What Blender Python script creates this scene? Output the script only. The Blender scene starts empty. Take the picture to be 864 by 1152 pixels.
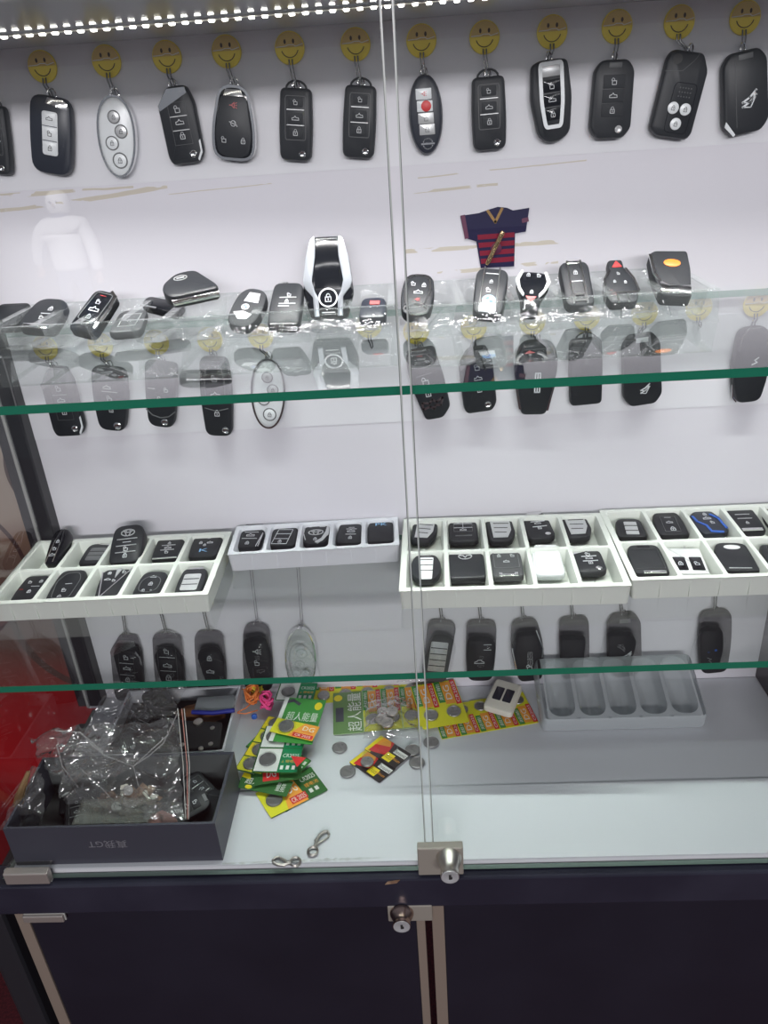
import bpy, math, random
from mathutils import Vector, Matrix, noise
random.seed(7)
PI = math.pi
C = bpy.context.scene.collection
SC = 0.90 / 0.78
HC = 1.65                                   # eye height above the shop floor

# ------------------------------------------------------------------ camera
FPX, PITCH, ROLL, YAW = 883.9, 0.4651, -0.0687, -0.0555
Fv = Vector((math.sin(YAW)*math.cos(PITCH), math.cos(YAW)*math.cos(PITCH), -math.sin(PITCH)))
R0 = Vector((math.cos(YAW), -math.sin(YAW), 0)); U0 = R0.cross(Fv)
Rv = math.cos(ROLL)*R0 + math.sin(ROLL)*U0
Uv = -math.sin(ROLL)*R0 + math.cos(ROLL)*U0
CAM = Vector((0, 0, HC))
cd = bpy.data.cameras.new('camera'); co = bpy.data.objects.new('camera', cd); C.objects.link(co)
cd.sensor_fit = 'HORIZONTAL'; cd.sensor_width = 36; cd.lens = 36*FPX/864; cd.clip_start = .01; cd.clip_end = 200
M = Matrix.Identity(4)
for i in range(3):
    M[i][0] = Rv[i]; M[i][1] = Uv[i]; M[i][2] = -Fv[i]; M[i][3] = CAM[i]
co.matrix_world = M
bpy.context.scene.camera = co

# measured planes of the cabinet
YF = 0.5194*SC; YB = 0.90
Z1 = HC - .1684*SC; Z2 = HC - .419*SC; ZF = HC - .6391*SC
ZR = HC - .6464*SC; ZRB = HC - .6875*SC
XL = -.4092*SC; XR = .3955*SC; XS = -.0079*SC; XG = -.0123*SC; XLD = -.4278*SC

def ray(px, py): return (Fv*FPX + Rv*(px-432) + Uv*(576-py))
def pick(px, py, pt, n=None):
    """point of a real surface (plane through pt with normal n) seen at a photo position"""
    if n is None: pt, n = {'y': (Vector((0, pt[1], 0)), Vector((0, 1, 0))), 'z': (Vector((0, 0, pt[1])), Vector((0, 0, 1)))}[pt[0]]
    d = ray(px, py); return CAM + d*((pt-CAM).dot(n)/d.dot(n))
def depth(P): return (P-CAM).dot(Fv)

# ------------------------------------------------------------------ materials
def mat(name, col, rough=.5, metal=0, spec=.5, coat=0, emit=None, es=1, bump=None, trans=0):
    m = bpy.data.materials.new(name); m.use_nodes = True; nt = m.node_tree; b = nt.nodes['Principled BSDF']
    b.inputs['Base Color'].default_value = (*col, 1); b.inputs['Roughness'].default_value = rough
    b.inputs['Metallic'].default_value = metal; b.inputs['Specular IOR Level'].default_value = spec
    b.inputs['Coat Weight'].default_value = coat
    if emit: b.inputs['Emission Color'].default_value = (*emit, 1); b.inputs['Emission Strength'].default_value = es
    if bump:
        tc = nt.nodes.new('ShaderNodeTexCoord'); nz = nt.nodes.new('ShaderNodeTexNoise'); bp = nt.nodes.new('ShaderNodeBump')
        nz.inputs['Scale'].default_value = bump[0]; nz.inputs['Detail'].default_value = 4
        bp.inputs['Strength'].default_value = bump[1]; bp.inputs['Distance'].default_value = bump[2]
        nt.links.new(tc.outputs['Object'], nz.inputs['Vector']); nt.links.new(nz.outputs['Fac'], bp.inputs['Height'])
        nt.links.new(bp.outputs['Normal'], b.inputs['Normal'])
    return m
def speckle(name, c1, c2, scale=60, rough=.6, lo=.4, hi=.65, bump=.0, spec=.5):
    m = mat(name, c1, rough, spec=spec); nt = m.node_tree; b = nt.nodes['Principled BSDF']
    tc = nt.nodes.new('ShaderNodeTexCoord'); nz = nt.nodes.new('ShaderNodeTexNoise'); cr = nt.nodes.new('ShaderNodeValToRGB')
    nz.inputs['Scale'].default_value = scale; nz.inputs['Detail'].default_value = 5
    cr.color_ramp.elements[0].position = lo; cr.color_ramp.elements[0].color = (*c1, 1)
    cr.color_ramp.elements[1].position = hi; cr.color_ramp.elements[1].color = (*c2, 1)
    nt.links.new(tc.outputs['Object'], nz.inputs['Vector']); nt.links.new(nz.outputs['Fac'], cr.inputs['Fac'])
    nt.links.new(cr.outputs['Color'], b.inputs['Base Color'])
    return m
def clear(name, tint, gain=1.0, ior=1.5, rough=0.0, haze=0.0, hazecol=(.8, .8, .8), bump=None):
    """a clear sheet: light passes straight through, a Fresnel share is mirrored"""
    m = bpy.data.materials.new(name); m.use_nodes = True; nt = m.node_tree; nt.nodes.clear(); N = nt.nodes.new; L = nt.links.new
    out = N('ShaderNodeOutputMaterial'); tr = N('ShaderNodeBsdfTransparent'); gl = N('ShaderNodeBsdfGlossy'); mx = N('ShaderNodeMixShader')
    tr.inputs['Color'].default_value = (*tint, 1); gl.inputs['Roughness'].default_value = rough; gl.inputs['Color'].default_value = (1, 1, 1, 1)
    fr = N('ShaderNodeFresnel'); fr.inputs['IOR'].default_value = ior
    ge = N('ShaderNodeNewGeometry'); inv = N('ShaderNodeMath'); inv.operation = 'SUBTRACT'; inv.inputs[0].default_value = 1
    mu = N('ShaderNodeMath'); mu.operation = 'MULTIPLY'; g = N('ShaderNodeMath'); g.operation = 'MULTIPLY'; g.inputs[1].default_value = gain; g.use_clamp = True
    L(ge.outputs['Backfacing'], inv.inputs[1]); L(fr.outputs[0], mu.inputs[0]); L(inv.outputs[0], mu.inputs[1]); L(mu.outputs[0], g.inputs[0])
    if bump and len(bump) > 3:
        tc = N('ShaderNodeTexCoord'); nz = N('ShaderNodeTexVoronoi'); bp = N('ShaderNodeBump'); nz.inputs['Scale'].default_value = bump[0]
        n3 = N('ShaderNodeTexNoise'); n3.inputs['Scale'].default_value = bump[0]*.6; mxv = N('ShaderNodeMixRGB'); mxv.inputs[0].default_value = .06; L(tc.outputs['Object'], n3.inputs['Vector']); L(tc.outputs['Object'], mxv.inputs[1]); L(n3.outputs['Color'], mxv.inputs[2])
        bp.inputs['Strength'].default_value = bump[1]; bp.inputs['Distance'].default_value = bump[2]
        L(mxv.outputs[0], nz.inputs['Vector']); L(nz.outputs['Distance'], bp.inputs['Height']); L(bp.outputs['Normal'], gl.inputs['Normal']); L(bp.outputs['Normal'], fr.inputs['Normal'])
    elif bump:
        tc = N('ShaderNodeTexCoord'); nz = N('ShaderNodeTexNoise'); bp = N('ShaderNodeBump'); nz.inputs['Scale'].default_value = bump[0]
        nz.inputs['Detail'].default_value = 3
        bp.inputs['Strength'].default_value = bump[1]; bp.inputs['Distance'].default_value = bump[2]
        L(tc.outputs['Object'], nz.inputs['Vector']); L(nz.outputs['Fac'], bp.inputs['Height']); L(bp.outputs['Normal'], gl.inputs['Normal']); L(bp.outputs['Normal'], fr.inputs['Normal'])
    L(g.outputs[0], mx.inputs[0]); L(tr.outputs[0], mx.inputs[1]); L(gl.outputs[0], mx.inputs[2])
    last = mx
    if haze:
        df = N('ShaderNodeBsdfDiffuse'); df.inputs['Color'].default_value = (*hazecol, 1); m2 = N('ShaderNodeMixShader'); m2.inputs[0].default_value = haze
        L(mx.outputs[0], m2.inputs[1]); L(df.outputs[0], m2.inputs[2]); last = m2
    L(last.outputs[0], out.inputs['Surface'])
    return m

MT = dict(
 blk=mat('black_plastic', (.020, .022, .026), .42, spec=.28, bump=(900, .12, .0003)),
 blk2=mat('black_rubber', (.024, .026, .030), .6, spec=.3),
 gloss=mat('gloss_black', (.008, .009, .012), .12, spec=.4),
 navy=mat('blueblack_plastic', (.018, .022, .034), .35),
 gry=mat('grey_plastic', (.13, .135, .14), .45),
 dgry=mat('dark_grey_plastic', (.055, .058, .062), .5),
 sil=mat('silver_plastic', (.55, .56, .57), .32, .35),
 chr=mat('chrome', (.80, .80, .80), .12, 1),
 steel=mat('brushed_steel', (.55, .50, .46), .42, .7),
 nick=mat('nickel', (.62, .59, .54), .30, 1),
 bronze=mat('bronze_metal', (.50, .36, .31), .25, 1),
 gold=mat('gold_metal', (.70, .50, .28), .22, 1),
 brass=mat('brass_key_metal', (.55, .36, .18), .35, .8),
 wht=mat('white_gloss_plastic', (.74, .75, .75), .25),
 wsil=mat('pearl_silver', (.76, .79, .81), .28, .0),
 cream=mat('cream_plastic', (.66, .64, .56), .4),
 icon=mat('icon_white', (.62, .64, .66), .5),
 iconblk=mat('icon_dark', (.03, .03, .03), .5),
 red=mat('red_print', (.60, .03, .03), .45),
 salmon=mat('red_button', (.55, .10, .10), .4),
 blue=mat('blue_print', (.03, .12, .50), .4),
 lblue=mat('light_blue_print', (.25, .50, .80), .4),
 orange=mat('orange_print', (.85, .22, .02), .45),
 yel=mat('smiley_yellow', (.95, .76, .09), .4),
 oldyel=mat('aged_yellow', (.68, .48, .16), .5),
 face=mat('smiley_face_ink', (.06, .03, .01), .5),
 pinkspot=mat('cheek_pink', (.60, .18, .10), .5),
 wire=mat('hook_wire', (.30, .30, .30), .25, 1),
 tray=mat('tray_polystyrene', (.70, .735, .68), .42, bump=(50, .08, .001)),
 tray2=mat('tray_white_plastic', (.70, .72, .76), .35),
 frame=mat('dark_frame', (.022, .023, .028), .35),
 rim=speckle('dark_laminate_rim', (.022, .022, .036), (.032, .032, .050), 8, .22),
 door=speckle('dark_laminate_door', (.014, .014, .023), (.018, .018, .029), 5, .35),
 inside=mat('wood_edge_strip', (.035, .018, .012), .5),
 edge=mat('beige_edge_strip', (.24, .19, .155), .5),
 paper=mat('paper_white', (.75, .75, .79), .7),
 gedge=mat('green_glass_edge', (.014, .185, .11), .2),
 gedge2=mat('pale_green_glass_edge', (.10, .14, .12), .3),
 seal=mat('silicone_line', (.42, .42, .40), .5),
 cell=mat('cell_steel', (.34, .34, .33), .36, .8),
 dcell=mat('cell_dark_steel', (.20, .20, .20), .42, .6),
 wing=mat('silver_wing', (.34, .36, .39), .3, .5),
 satin=mat('satin_nickel', (.40, .37, .32), .45, .35),
 olive=mat('olive_print', (.13, .24, .08), .45),
 pol=mat('polished_glass_edge', (.50, .53, .51), .3),
 line=mat('dark_glass_line', (.12, .14, .13), .3),
 boxg=mat('slate_card', (.052, .056, .075), .45),
 boxin=mat('slate_card_lining', (.09, .10, .10), .6),
 foam=mat('black_foam', (.02, .02, .022), .8),
 print_gry=mat('foil_grey_print', (.30, .30, .33), .4, .3),
 dgreen=mat('deep_green_print', (.03, .13, .03), .4),
 green=mat('green_print', (.05, .28, .05), .4),
 emer=mat('emerald_print', (.0, .22, .08), .4),
 lgreen=mat('pale_green_print', (.45, .62, .30), .45),
 lime=mat('lime_yellow_print', (.70, .68, .03), .4),
 cyel=mat('card_yellow', (.80, .66, .02), .4),
 corange=mat('card_orange', (.85, .36, .05), .4),
 cwhite=mat('card_white', (.75, .77, .74), .45),
 cred=mat('card_red', (.65, .03, .03), .4),
 cblk=mat('card_black', (.03, .025, .025), .35),
 pinkc=mat('pink_cord', (.90, .08, .30), .6),
 orangec=mat('orange_cord', (.85, .25, .06), .6),
 yellowc=mat('yellow_cord', (.80, .65, .05), .6),
 leather=speckle('brown_leather', (.10, .045, .02), (.22, .09, .035), 25, .45),
 tan=speckle('tan_paper', (.16, .085, .05), (.34, .23, .15), 60, .6),
 pinkm=mat('pink_putty', (.50, .24, .20), .45),
 ledb=mat('led_bead', (1, 1, 1), .3, emit=(1.0, .97, .90), es=7),
 ledpcb=mat('led_strip_tape', (.80, .78, .70), .4),
 alu=mat('aluminium_channel', (.62, .62, .62), .35, 1),
 jnavy=mat('jersey_navy', (.010, .008, .045), .5, spec=.2),
 jred=mat('jersey_red', (.19, .008, .028), .5, spec=.2),
 jmar=mat('jersey_maroon', (.10, .012, .05), .45),
 jyel=mat('jersey_gold', (.28, .15, .03), .45),
 bluep=mat('blue_pouch_edge', (.01, .02, .25), .5),
 greyf=mat('grey_fabric', (.25, .27, .29), .8),
 puffer=mat('white_puffer_fabric', (.80, .80, .80), .6),
 jean=mat('blue_jean', (.06, .09, .16), .8),
 skin=mat('skin', (.45, .28, .20), .5),
 hairm=mat('dark_hair', (.02, .015, .012), .6),
)
MT['shelfglass'] = clear('shelf_glass', (.935, .96, .95), 1.7)
MT['shelfglass2'] = clear('lower_shelf_glass', (.875, .905, .89), 1.9)
MT['doorglass'] = clear('door_glass', (.995, .997, .995), 1.2)
MT['pet'] = clear('clear_blister_plastic', (.95, .965, .96), 1.0, 1.5, .06, .030, (.8, .86, .84), bump=(60, .5, .004))
MT['petgrey'] = clear('frosted_blister_plastic', (.80, .84, .84), 1.7, 1.5, .05, .55, (.58, .62, .64), bump=(45, .6, .004))
MT['bag'] = clear('thin_bag_film', (.965, .965, .965), 2.4, 1.5, .10, .03, (.78, .78, .75), bump=(38, .9, .012, 1))
MT['crease'] = clear('film_crease', (.93, .93, .93), 3.0, 1.6, .15, .25, (.8, .8, .78))
MT['dome'] = clear('blister_dome', (.97, .97, .97), 1.2, 1.45, .03)
MT['acryl'] = clear('clear_acrylic', (.93, .95, .94), 1.6, 1.5, .03, .09, (.7, .72, .66))

# ------------------------------------------------------------------ mesh kit
class MB:
    def __init__(s): s.v = []; s.f = []; s.m = []; s.mats = []
    def mi(s, m):
        if m not in s.mats: s.mats.append(m)
        return s.mats.index(m)
    def add(s, vs, fs, m, T=None):
        o = len(s.v); k = s.mi(m)
        for p in vs: s.v.append(tuple(T @ Vector(p)) if T is not None else tuple(p))
        for f in fs: s.f.append([i+o for i in f]); s.m.append(k)
        return s
    def box(s, a, b, m, T=None):
        x0, y0, z0 = a; x1, y1, z1 = b
        vs = [(x0,y0,z0),(x1,y0,z0),(x1,y1,z0),(x0,y1,z0),(x0,y0,z1),(x1,y0,z1),(x1,y1,z1),(x0,y1,z1)]
        return s.add(vs, [(0,3,2,1),(4,5,6,7),(0,1,5,4),(1,2,6,5),(2,3,7,6),(3,0,4,7)], m, T)
    def build(s, name, parent=None, smooth=None, bevel=None):
        me = bpy.data.meshes.new(name); me.from_pydata(s.v, [], s.f)
        for m in s.mats: me.materials.append(MT[m])
        me.polygons.foreach_set('material_index', s.m)
        if smooth:
            me.polygons.foreach_set('use_smooth', [True]*len(me.polygons)); me.update(); me.set_sharp_from_angle(angle=math.radians(smooth))
        me.update()
        o = bpy.data.objects.new(name, me); C.objects.link(o)
        if parent: o.parent = parent
        if bevel:
            b = o.modifiers.new('bevel', 'BEVEL'); b.width = bevel; b.segments = 2; b.limit_method = 'ANGLE'; b.angle_limit = .7
        return o

def tag(o, label=None, cat=None, group=None, kind=None):
    if label: o['label'] = label
    if cat: o['category'] = cat
    if group: o['group'] = group
    if kind: o['kind'] = kind
    return o
def empty(name, mw=None, loc=None):
    o = bpy.data.objects.new(name, None); C.objects.link(o); o.empty_display_size = .01
    if mw is not None: o.matrix_world = mw
    if loc is not None: o.location = loc
    return o
def frame(o, x, y, z):
    m = Matrix.Identity(4)
    for i in range(3): m[i][0] = x[i]; m[i][1] = y[i]; m[i][2] = z[i]; m[i][3] = o[i]
    return m

def rpoly(pts, rad, seg=4):
    n = len(pts); out = []
    if not isinstance(rad, (list, tuple)): rad = [rad]*n
    for i in range(n):
        p = Vector(pts[i]); a = Vector(pts[i-1])-p; b = Vector(pts[(i+1) % n])-p
        r = min(rad[i], a.length*.49, b.length*.49)
        if r < 1e-6: out.append(tuple(p)); continue
        A = p+a.normalized()*r; B = p+b.normalized()*r
        for k in range(seg+1):
            t = k/seg; q = A*(1-t)**2 + p*2*t*(1-t) + B*t*t; out.append((q.x, q.y))
    return out
def rrect(cx, cy, w, h, r, seg=4):
    return rpoly([(cx-w/2, cy-h/2), (cx+w/2, cy-h/2), (cx+w/2, cy+h/2), (cx-w/2, cy+h/2)], r, seg)
def ell(cx, cy, a, b, n=28, e=2.0, egg=0.0):
    out = []
    for k in range(n):
        t = 2*PI*k/n; c, s_ = math.cos(t), math.sin(t)
        x = a*math.copysign(abs(c)**(2/e), c); y = b*math.copysign(abs(s_)**(2/e), s_)
        out.append((cx+x*(1-egg*y/b), cy+y))
    return out
def off(pts, d):
    n = len(pts); out = []
    for i in range(n):
        p = Vector(pts[i]); a = (p-Vector(pts[i-1])); b = (Vector(pts[(i+1) % n])-p)
        if a.length < 1e-9: a = b
        if b.length < 1e-9: b = a
        a.normalize(); b.normalize(); nn = Vector((-(a.y+b.y), a.x+b.x))
        if nn.length < 1e-6: nn = Vector((-a.y, a.x))
        nn.normalize(); out.append((p.x+nn.x*d, p.y+nn.y*d))
    return out
def loops(mb, L, m, T=None, cap0=True, cap1=True):
    n = len(L[0]); vs = [p for l in L for p in l]; fs = []
    for k in range(len(L)-1):
        for i in range(n):
            j = (i+1) % n; fs.append((k*n+i, k*n+j, (k+1)*n+j, (k+1)*n+i))
    if cap0: fs.append(tuple(range(n-1, -1, -1)))
    if cap1: fs.append(tuple((len(L)-1)*n+i for i in range(n)))
    return mb.add(vs, fs, m, T)
def slab(mb, pts, z0, z1, b, m, T=None):
    z = lambda q, h: [(x, y, h) for x, y in q]
    if b <= 0: return loops(mb, [z(pts, z0), z(pts, z1)], m, T)
    b = min(b, (z1-z0)*.49)
    return loops(mb, [z(off(pts, b*.8), z0), z(pts, z0+b), z(pts, z1-b), z(off(pts, b*.35), z1-b*.3), z(off(pts, b), z1)], m, T)
def ringslab(mb, outer, inner, z0, z1, m, T=None):
    n = len(outer); vs = [(x, y, z0) for x, y in outer]+[(x, y, z1) for x, y in outer]+[(x, y, z1) for x, y in inner]+[(x, y, z0) for x, y in inner]
    fs = []
    for i in range(n):
        j = (i+1) % n
        for a in range(4):
            b = (a+1) % 4; fs.append((a*n+i, a*n+j, b*n+j, b*n+i))
    return mb.add(vs, fs, m, T)
def ribbon(mb, pts, w, z0, z1, m, closed=False, T=None):
    seq = list(pts)+([pts[0]] if closed else [])
    for a, b in zip(seq[:-1], seq[1:]):
        a = Vector(a); b = Vector(b); d = b-a
        if d.length < 1e-7: continue
        d.normalize(); n = Vector((-d.y, d.x))*w/2; e = d*w*.35
        q = [a-e-n, b+e-n, b+e+n, a-e+n]
        loops(mb, [[(p.x, p.y, z0) for p in q], [(p.x, p.y, z1) for p in q]], m, T, cap0=False)
def tube(mb, pts, r, m, n=7, closed=False, T=None):
    pts = [Vector(p) for p in pts]; L = []; N = len(pts); prev = None
    for i, p in enumerate(pts):
        if closed: t = pts[(i+1) % N]-pts[i-1]
        else: t = pts[min(i+1, N-1)]-pts[max(i-1, 0)]
        t.normalize()
        if prev is None: prev = Vector((0, 0, 1)) if abs(t.z) < .9 else Vector((1, 0, 0))
        u = (prev-t*prev.dot(t)); u = u.normalized() if u.length > 1e-5 else t.orthogonal().normalized()
        v = t.cross(u); prev = u
        rr = r[i] if isinstance(r, (list, tuple)) else r
        L.append([tuple(p+u*rr*math.cos(2*PI*k/n)+v*rr*math.sin(2*PI*k/n)) for k in range(n)])
    if closed: L.append(L[0]); loops(mb, L, m, T, False, False)
    else: loops(mb, L, m, T)
    return mb
def lathe(mb, prof, m, n=28, T=None):
    loops(mb, [[(r*math.cos(2*PI*k/n), r*math.sin(2*PI*k/n), z) for k in range(n)] for r, z in prof], m, T)
def arc(cx, cy, rx, ry, a0, a1, n=10):
    return [(cx+rx*math.cos(math.radians(a0+(a1-a0)*k/n)), cy+ry*math.sin(math.radians(a0+(a1-a0)*k/n))) for k in range(n+1)]
_txt = {}
def text_geo(s):
    if s not in _txt:
        cu = bpy.data.curves.new('lettering', 'FONT'); cu.body = s; cu.align_x = 'CENTER'; cu.align_y = 'CENTER'; cu.resolution_u = 2
        o = bpy.data.objects.new('lettering', cu); C.objects.link(o); bpy.context.view_layer.update()
        me = o.evaluated_get(bpy.context.evaluated_depsgraph_get()).to_mesh()
        vs = [tuple(v.co) for v in me.vertices]; fs = [tuple(p.vertices) for p in me.polygons]
        o.evaluated_get(bpy.context.evaluated_depsgraph_get()).to_mesh_clear()
        bpy.data.objects.remove(o); bpy.data.curves.remove(cu)
        if vs:
            xs = [v[0] for v in vs]; ys = [v[1] for v in vs]; w = max(xs)-min(xs); h = max(ys)-min(ys); cx = (max(xs)+min(xs))/2; cy = (max(ys)+min(ys))/2
            vs = [((v[0]-cx)/h, (v[1]-cy)/h, 0) for v in vs]; asp = w/h
        else: asp = 1
        _txt[s] = (vs, fs, asp)
    return _txt[s]
def text(mb, s, cx, cy, w, h, z, m, rot=0, T=None):
    vs, fs, asp = text_geo(s)
    if not vs: return
    c, sn = math.cos(rot), math.sin(rot); q = []
    for x, y, _ in vs:
        X = x*w/asp; Y = y*h; q.append((cx+X*c-Y*sn, cy+X*sn+Y*c, z))
    mb.add(q, fs, m, T)

# icons and marks in unit size
def icon(mb, kind, cx, cy, s, z, m='icon'):
    w = s*.15; z0, z1 = z-.0002, z+.00025
    P = lambda pts: [(cx+x*s, cy+y*s) for x, y in pts]
    if kind == 'lock':
        ribbon(mb, P([(-.55,-.75),(.55,-.75),(.55,.15),(-.55,.15)]), w, z0, z1, m, True); ribbon(mb, P(arc(0,.2,.38,.6,0,180,6)), w, z0, z1, m)
        ribbon(mb, P([(0,-.15),(0,-.45)]), w, z0, z1, m)
    elif kind == 'unlock':
        ribbon(mb, P([(-.55,-.75),(.55,-.75),(.55,.15),(-.55,.15)]), w, z0, z1, m, True); ribbon(mb, P(arc(-.35,.2,.38,.6,0,180,6)), w, z0, z1, m)
    elif kind == 'trunk':
        ribbon(mb, P([(-1,-.4),(-1,.15),(-.45,.25),(-.1,.7),(.2,.25),(.9,.2),(1,-.4)]), w, z0, z1, m, True)
    elif kind == 'car':
        ribbon(mb, P([(-1,-.3),(-.9,.1),(-.5,.15),(-.3,.5),(.4,.5),(.6,.15),(.95,.05),(1,-.3)]), w, z0, z1, m, True)
    elif kind == 'horn':
        ribbon(mb, P([(-.2,-.2),(-.2,.2),(.25,.6),(.25,-.6)]), w, z0, z1, m, True); ribbon(mb, P([(-.8,0),(-.35,0)]), w, z0, z1, m)
        for a in (-.5, 0, .5): ribbon(mb, P([(.5,a*.8),(.9,a*1.2)]), w*.8, z0, z1, m)
    elif kind == 'fan':
        ribbon(mb, P(arc(0,0,.6,.6,0,360,10)), w, z0, z1, m); ribbon(mb, P([(-.9,.3),(.4,-.2)]), w, z0, z1, m); ribbon(mb, P([(.2,.5),(.9,-.6)]), w, z0, z1, m)
    elif kind == 'dash': ribbon(mb, P([(-1,0),(1,0)]), w, z0, z1, m)
    elif kind == 'tri':
        loops(mb, [[(cx-s, cy-s*.8, z0), (cx+s, cy-s*.8, z0), (cx, cy+s*.9, z0)], [(cx-s, cy-s*.8, z1), (cx+s, cy-s*.8, z1), (cx, cy+s*.9, z1)]], m)
def emblem(mb, kind, cx, cy, s, z, m='chr'):
    w = s*.16; z0, z1 = z-.0002, z+.0005
    P = lambda pts: [(cx+x*s, cy+y*s) for x, y in pts]
    if kind == 'ringbar': ribbon(mb, P(arc(0,0,.85,.85,20,160,8)), w*1.2, z0, z1, m); ribbon(mb, P(arc(0,0,.85,.85,200,340,8)), w*1.2, z0, z1, m); ribbon(mb, P([(-1.1,0),(1.1,0)]), w*1.8, z0, z1, m)
    elif kind == 'chevrons':
        for d in (0, .55): ribbon(mb, P([(-.9,-.55+d),(.05,-.1+d),(.9,.75+d-.1)]), w*1.5, z0, z1, m); ribbon(mb, P([(-.9,-.55+d),(.15,-.75+d),(.9,.65+d)]), w*.8, z0, z1, m)
    elif kind == 'ellipses':
        for a, b, y in ((1,.62,0),(.35,.62,0),(.62,.25,.3)): ribbon(mb, P(arc(0,y,a,b,0,360,16)), w, z0, z1, m)
    elif kind == 'wing': ribbon(mb, P(arc(0,0,1,.72,0,360,16)), w, z0, z1, m); ribbon(mb, P([(-.8,.25),(-.3,.2),(0,-.3),(.3,.2),(.8,.25)]), w*1.3, z0, z1, m)
    elif kind == 'ovalline': ribbon(mb, P(arc(0,0,1,.6,0,360,16)), w, z0, z1, m); ribbon(mb, P([(-.5,0),(.5,.05)]), w*2, z0, z1, m)
    elif kind == 'cross':
        ribbon(mb, P([(-.32,-1.3),(-.32,1.3),(.32,1.3),(.32,-1.3)]), w, z0, z1, m, True); ribbon(mb, P([(0,-1.3),(0,1.3)]), w, z0, z1, m); ribbon(mb, P([(-.32,0),(.32,0)]), w, z0, z1, m)
    elif kind == 'bow': ribbon(mb, P([(-1,.35),(-.3,.15),(0,.5),(.35,.2),(1,.5),(.7,-.2),(.2,-.1),(0,-.45),(-.3,-.15),(-1,-.3)]), w*1.3, z0, z1, m, True)
    elif kind == 'lion': ribbon(mb, P([(-.4,-.8),(-.1,-.3),(-.5,.1),(-.1,.3),(.1,.8),(.5,.5),(.2,.1),(.4,-.4),(.1,-.9)]), w*1.2, z0, z1, m)
    elif kind == 'slash': ribbon(mb, P([(-.5,-.5),(.3,-.2),(-.1,.2),(.5,.6)]), w*1.2, z0, z1, m)
    elif kind == 'roundel':
        slab(mb, ell(cx, cy, s, s, 20), z0, z1, 0, m); slab(mb, ell(cx, cy, s*.6, s*.6, 16), z1-.0001, z1+.0002, 0, 'blue')
        for q in (0, 180): slab(mb, [(cx, cy)]+[(cx+x*s*.6, cy+y*s*.6) for x, y in arc(0,0,1,1,q,q+90,4)], z1, z1+.0003, 0, 'wht')

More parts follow.
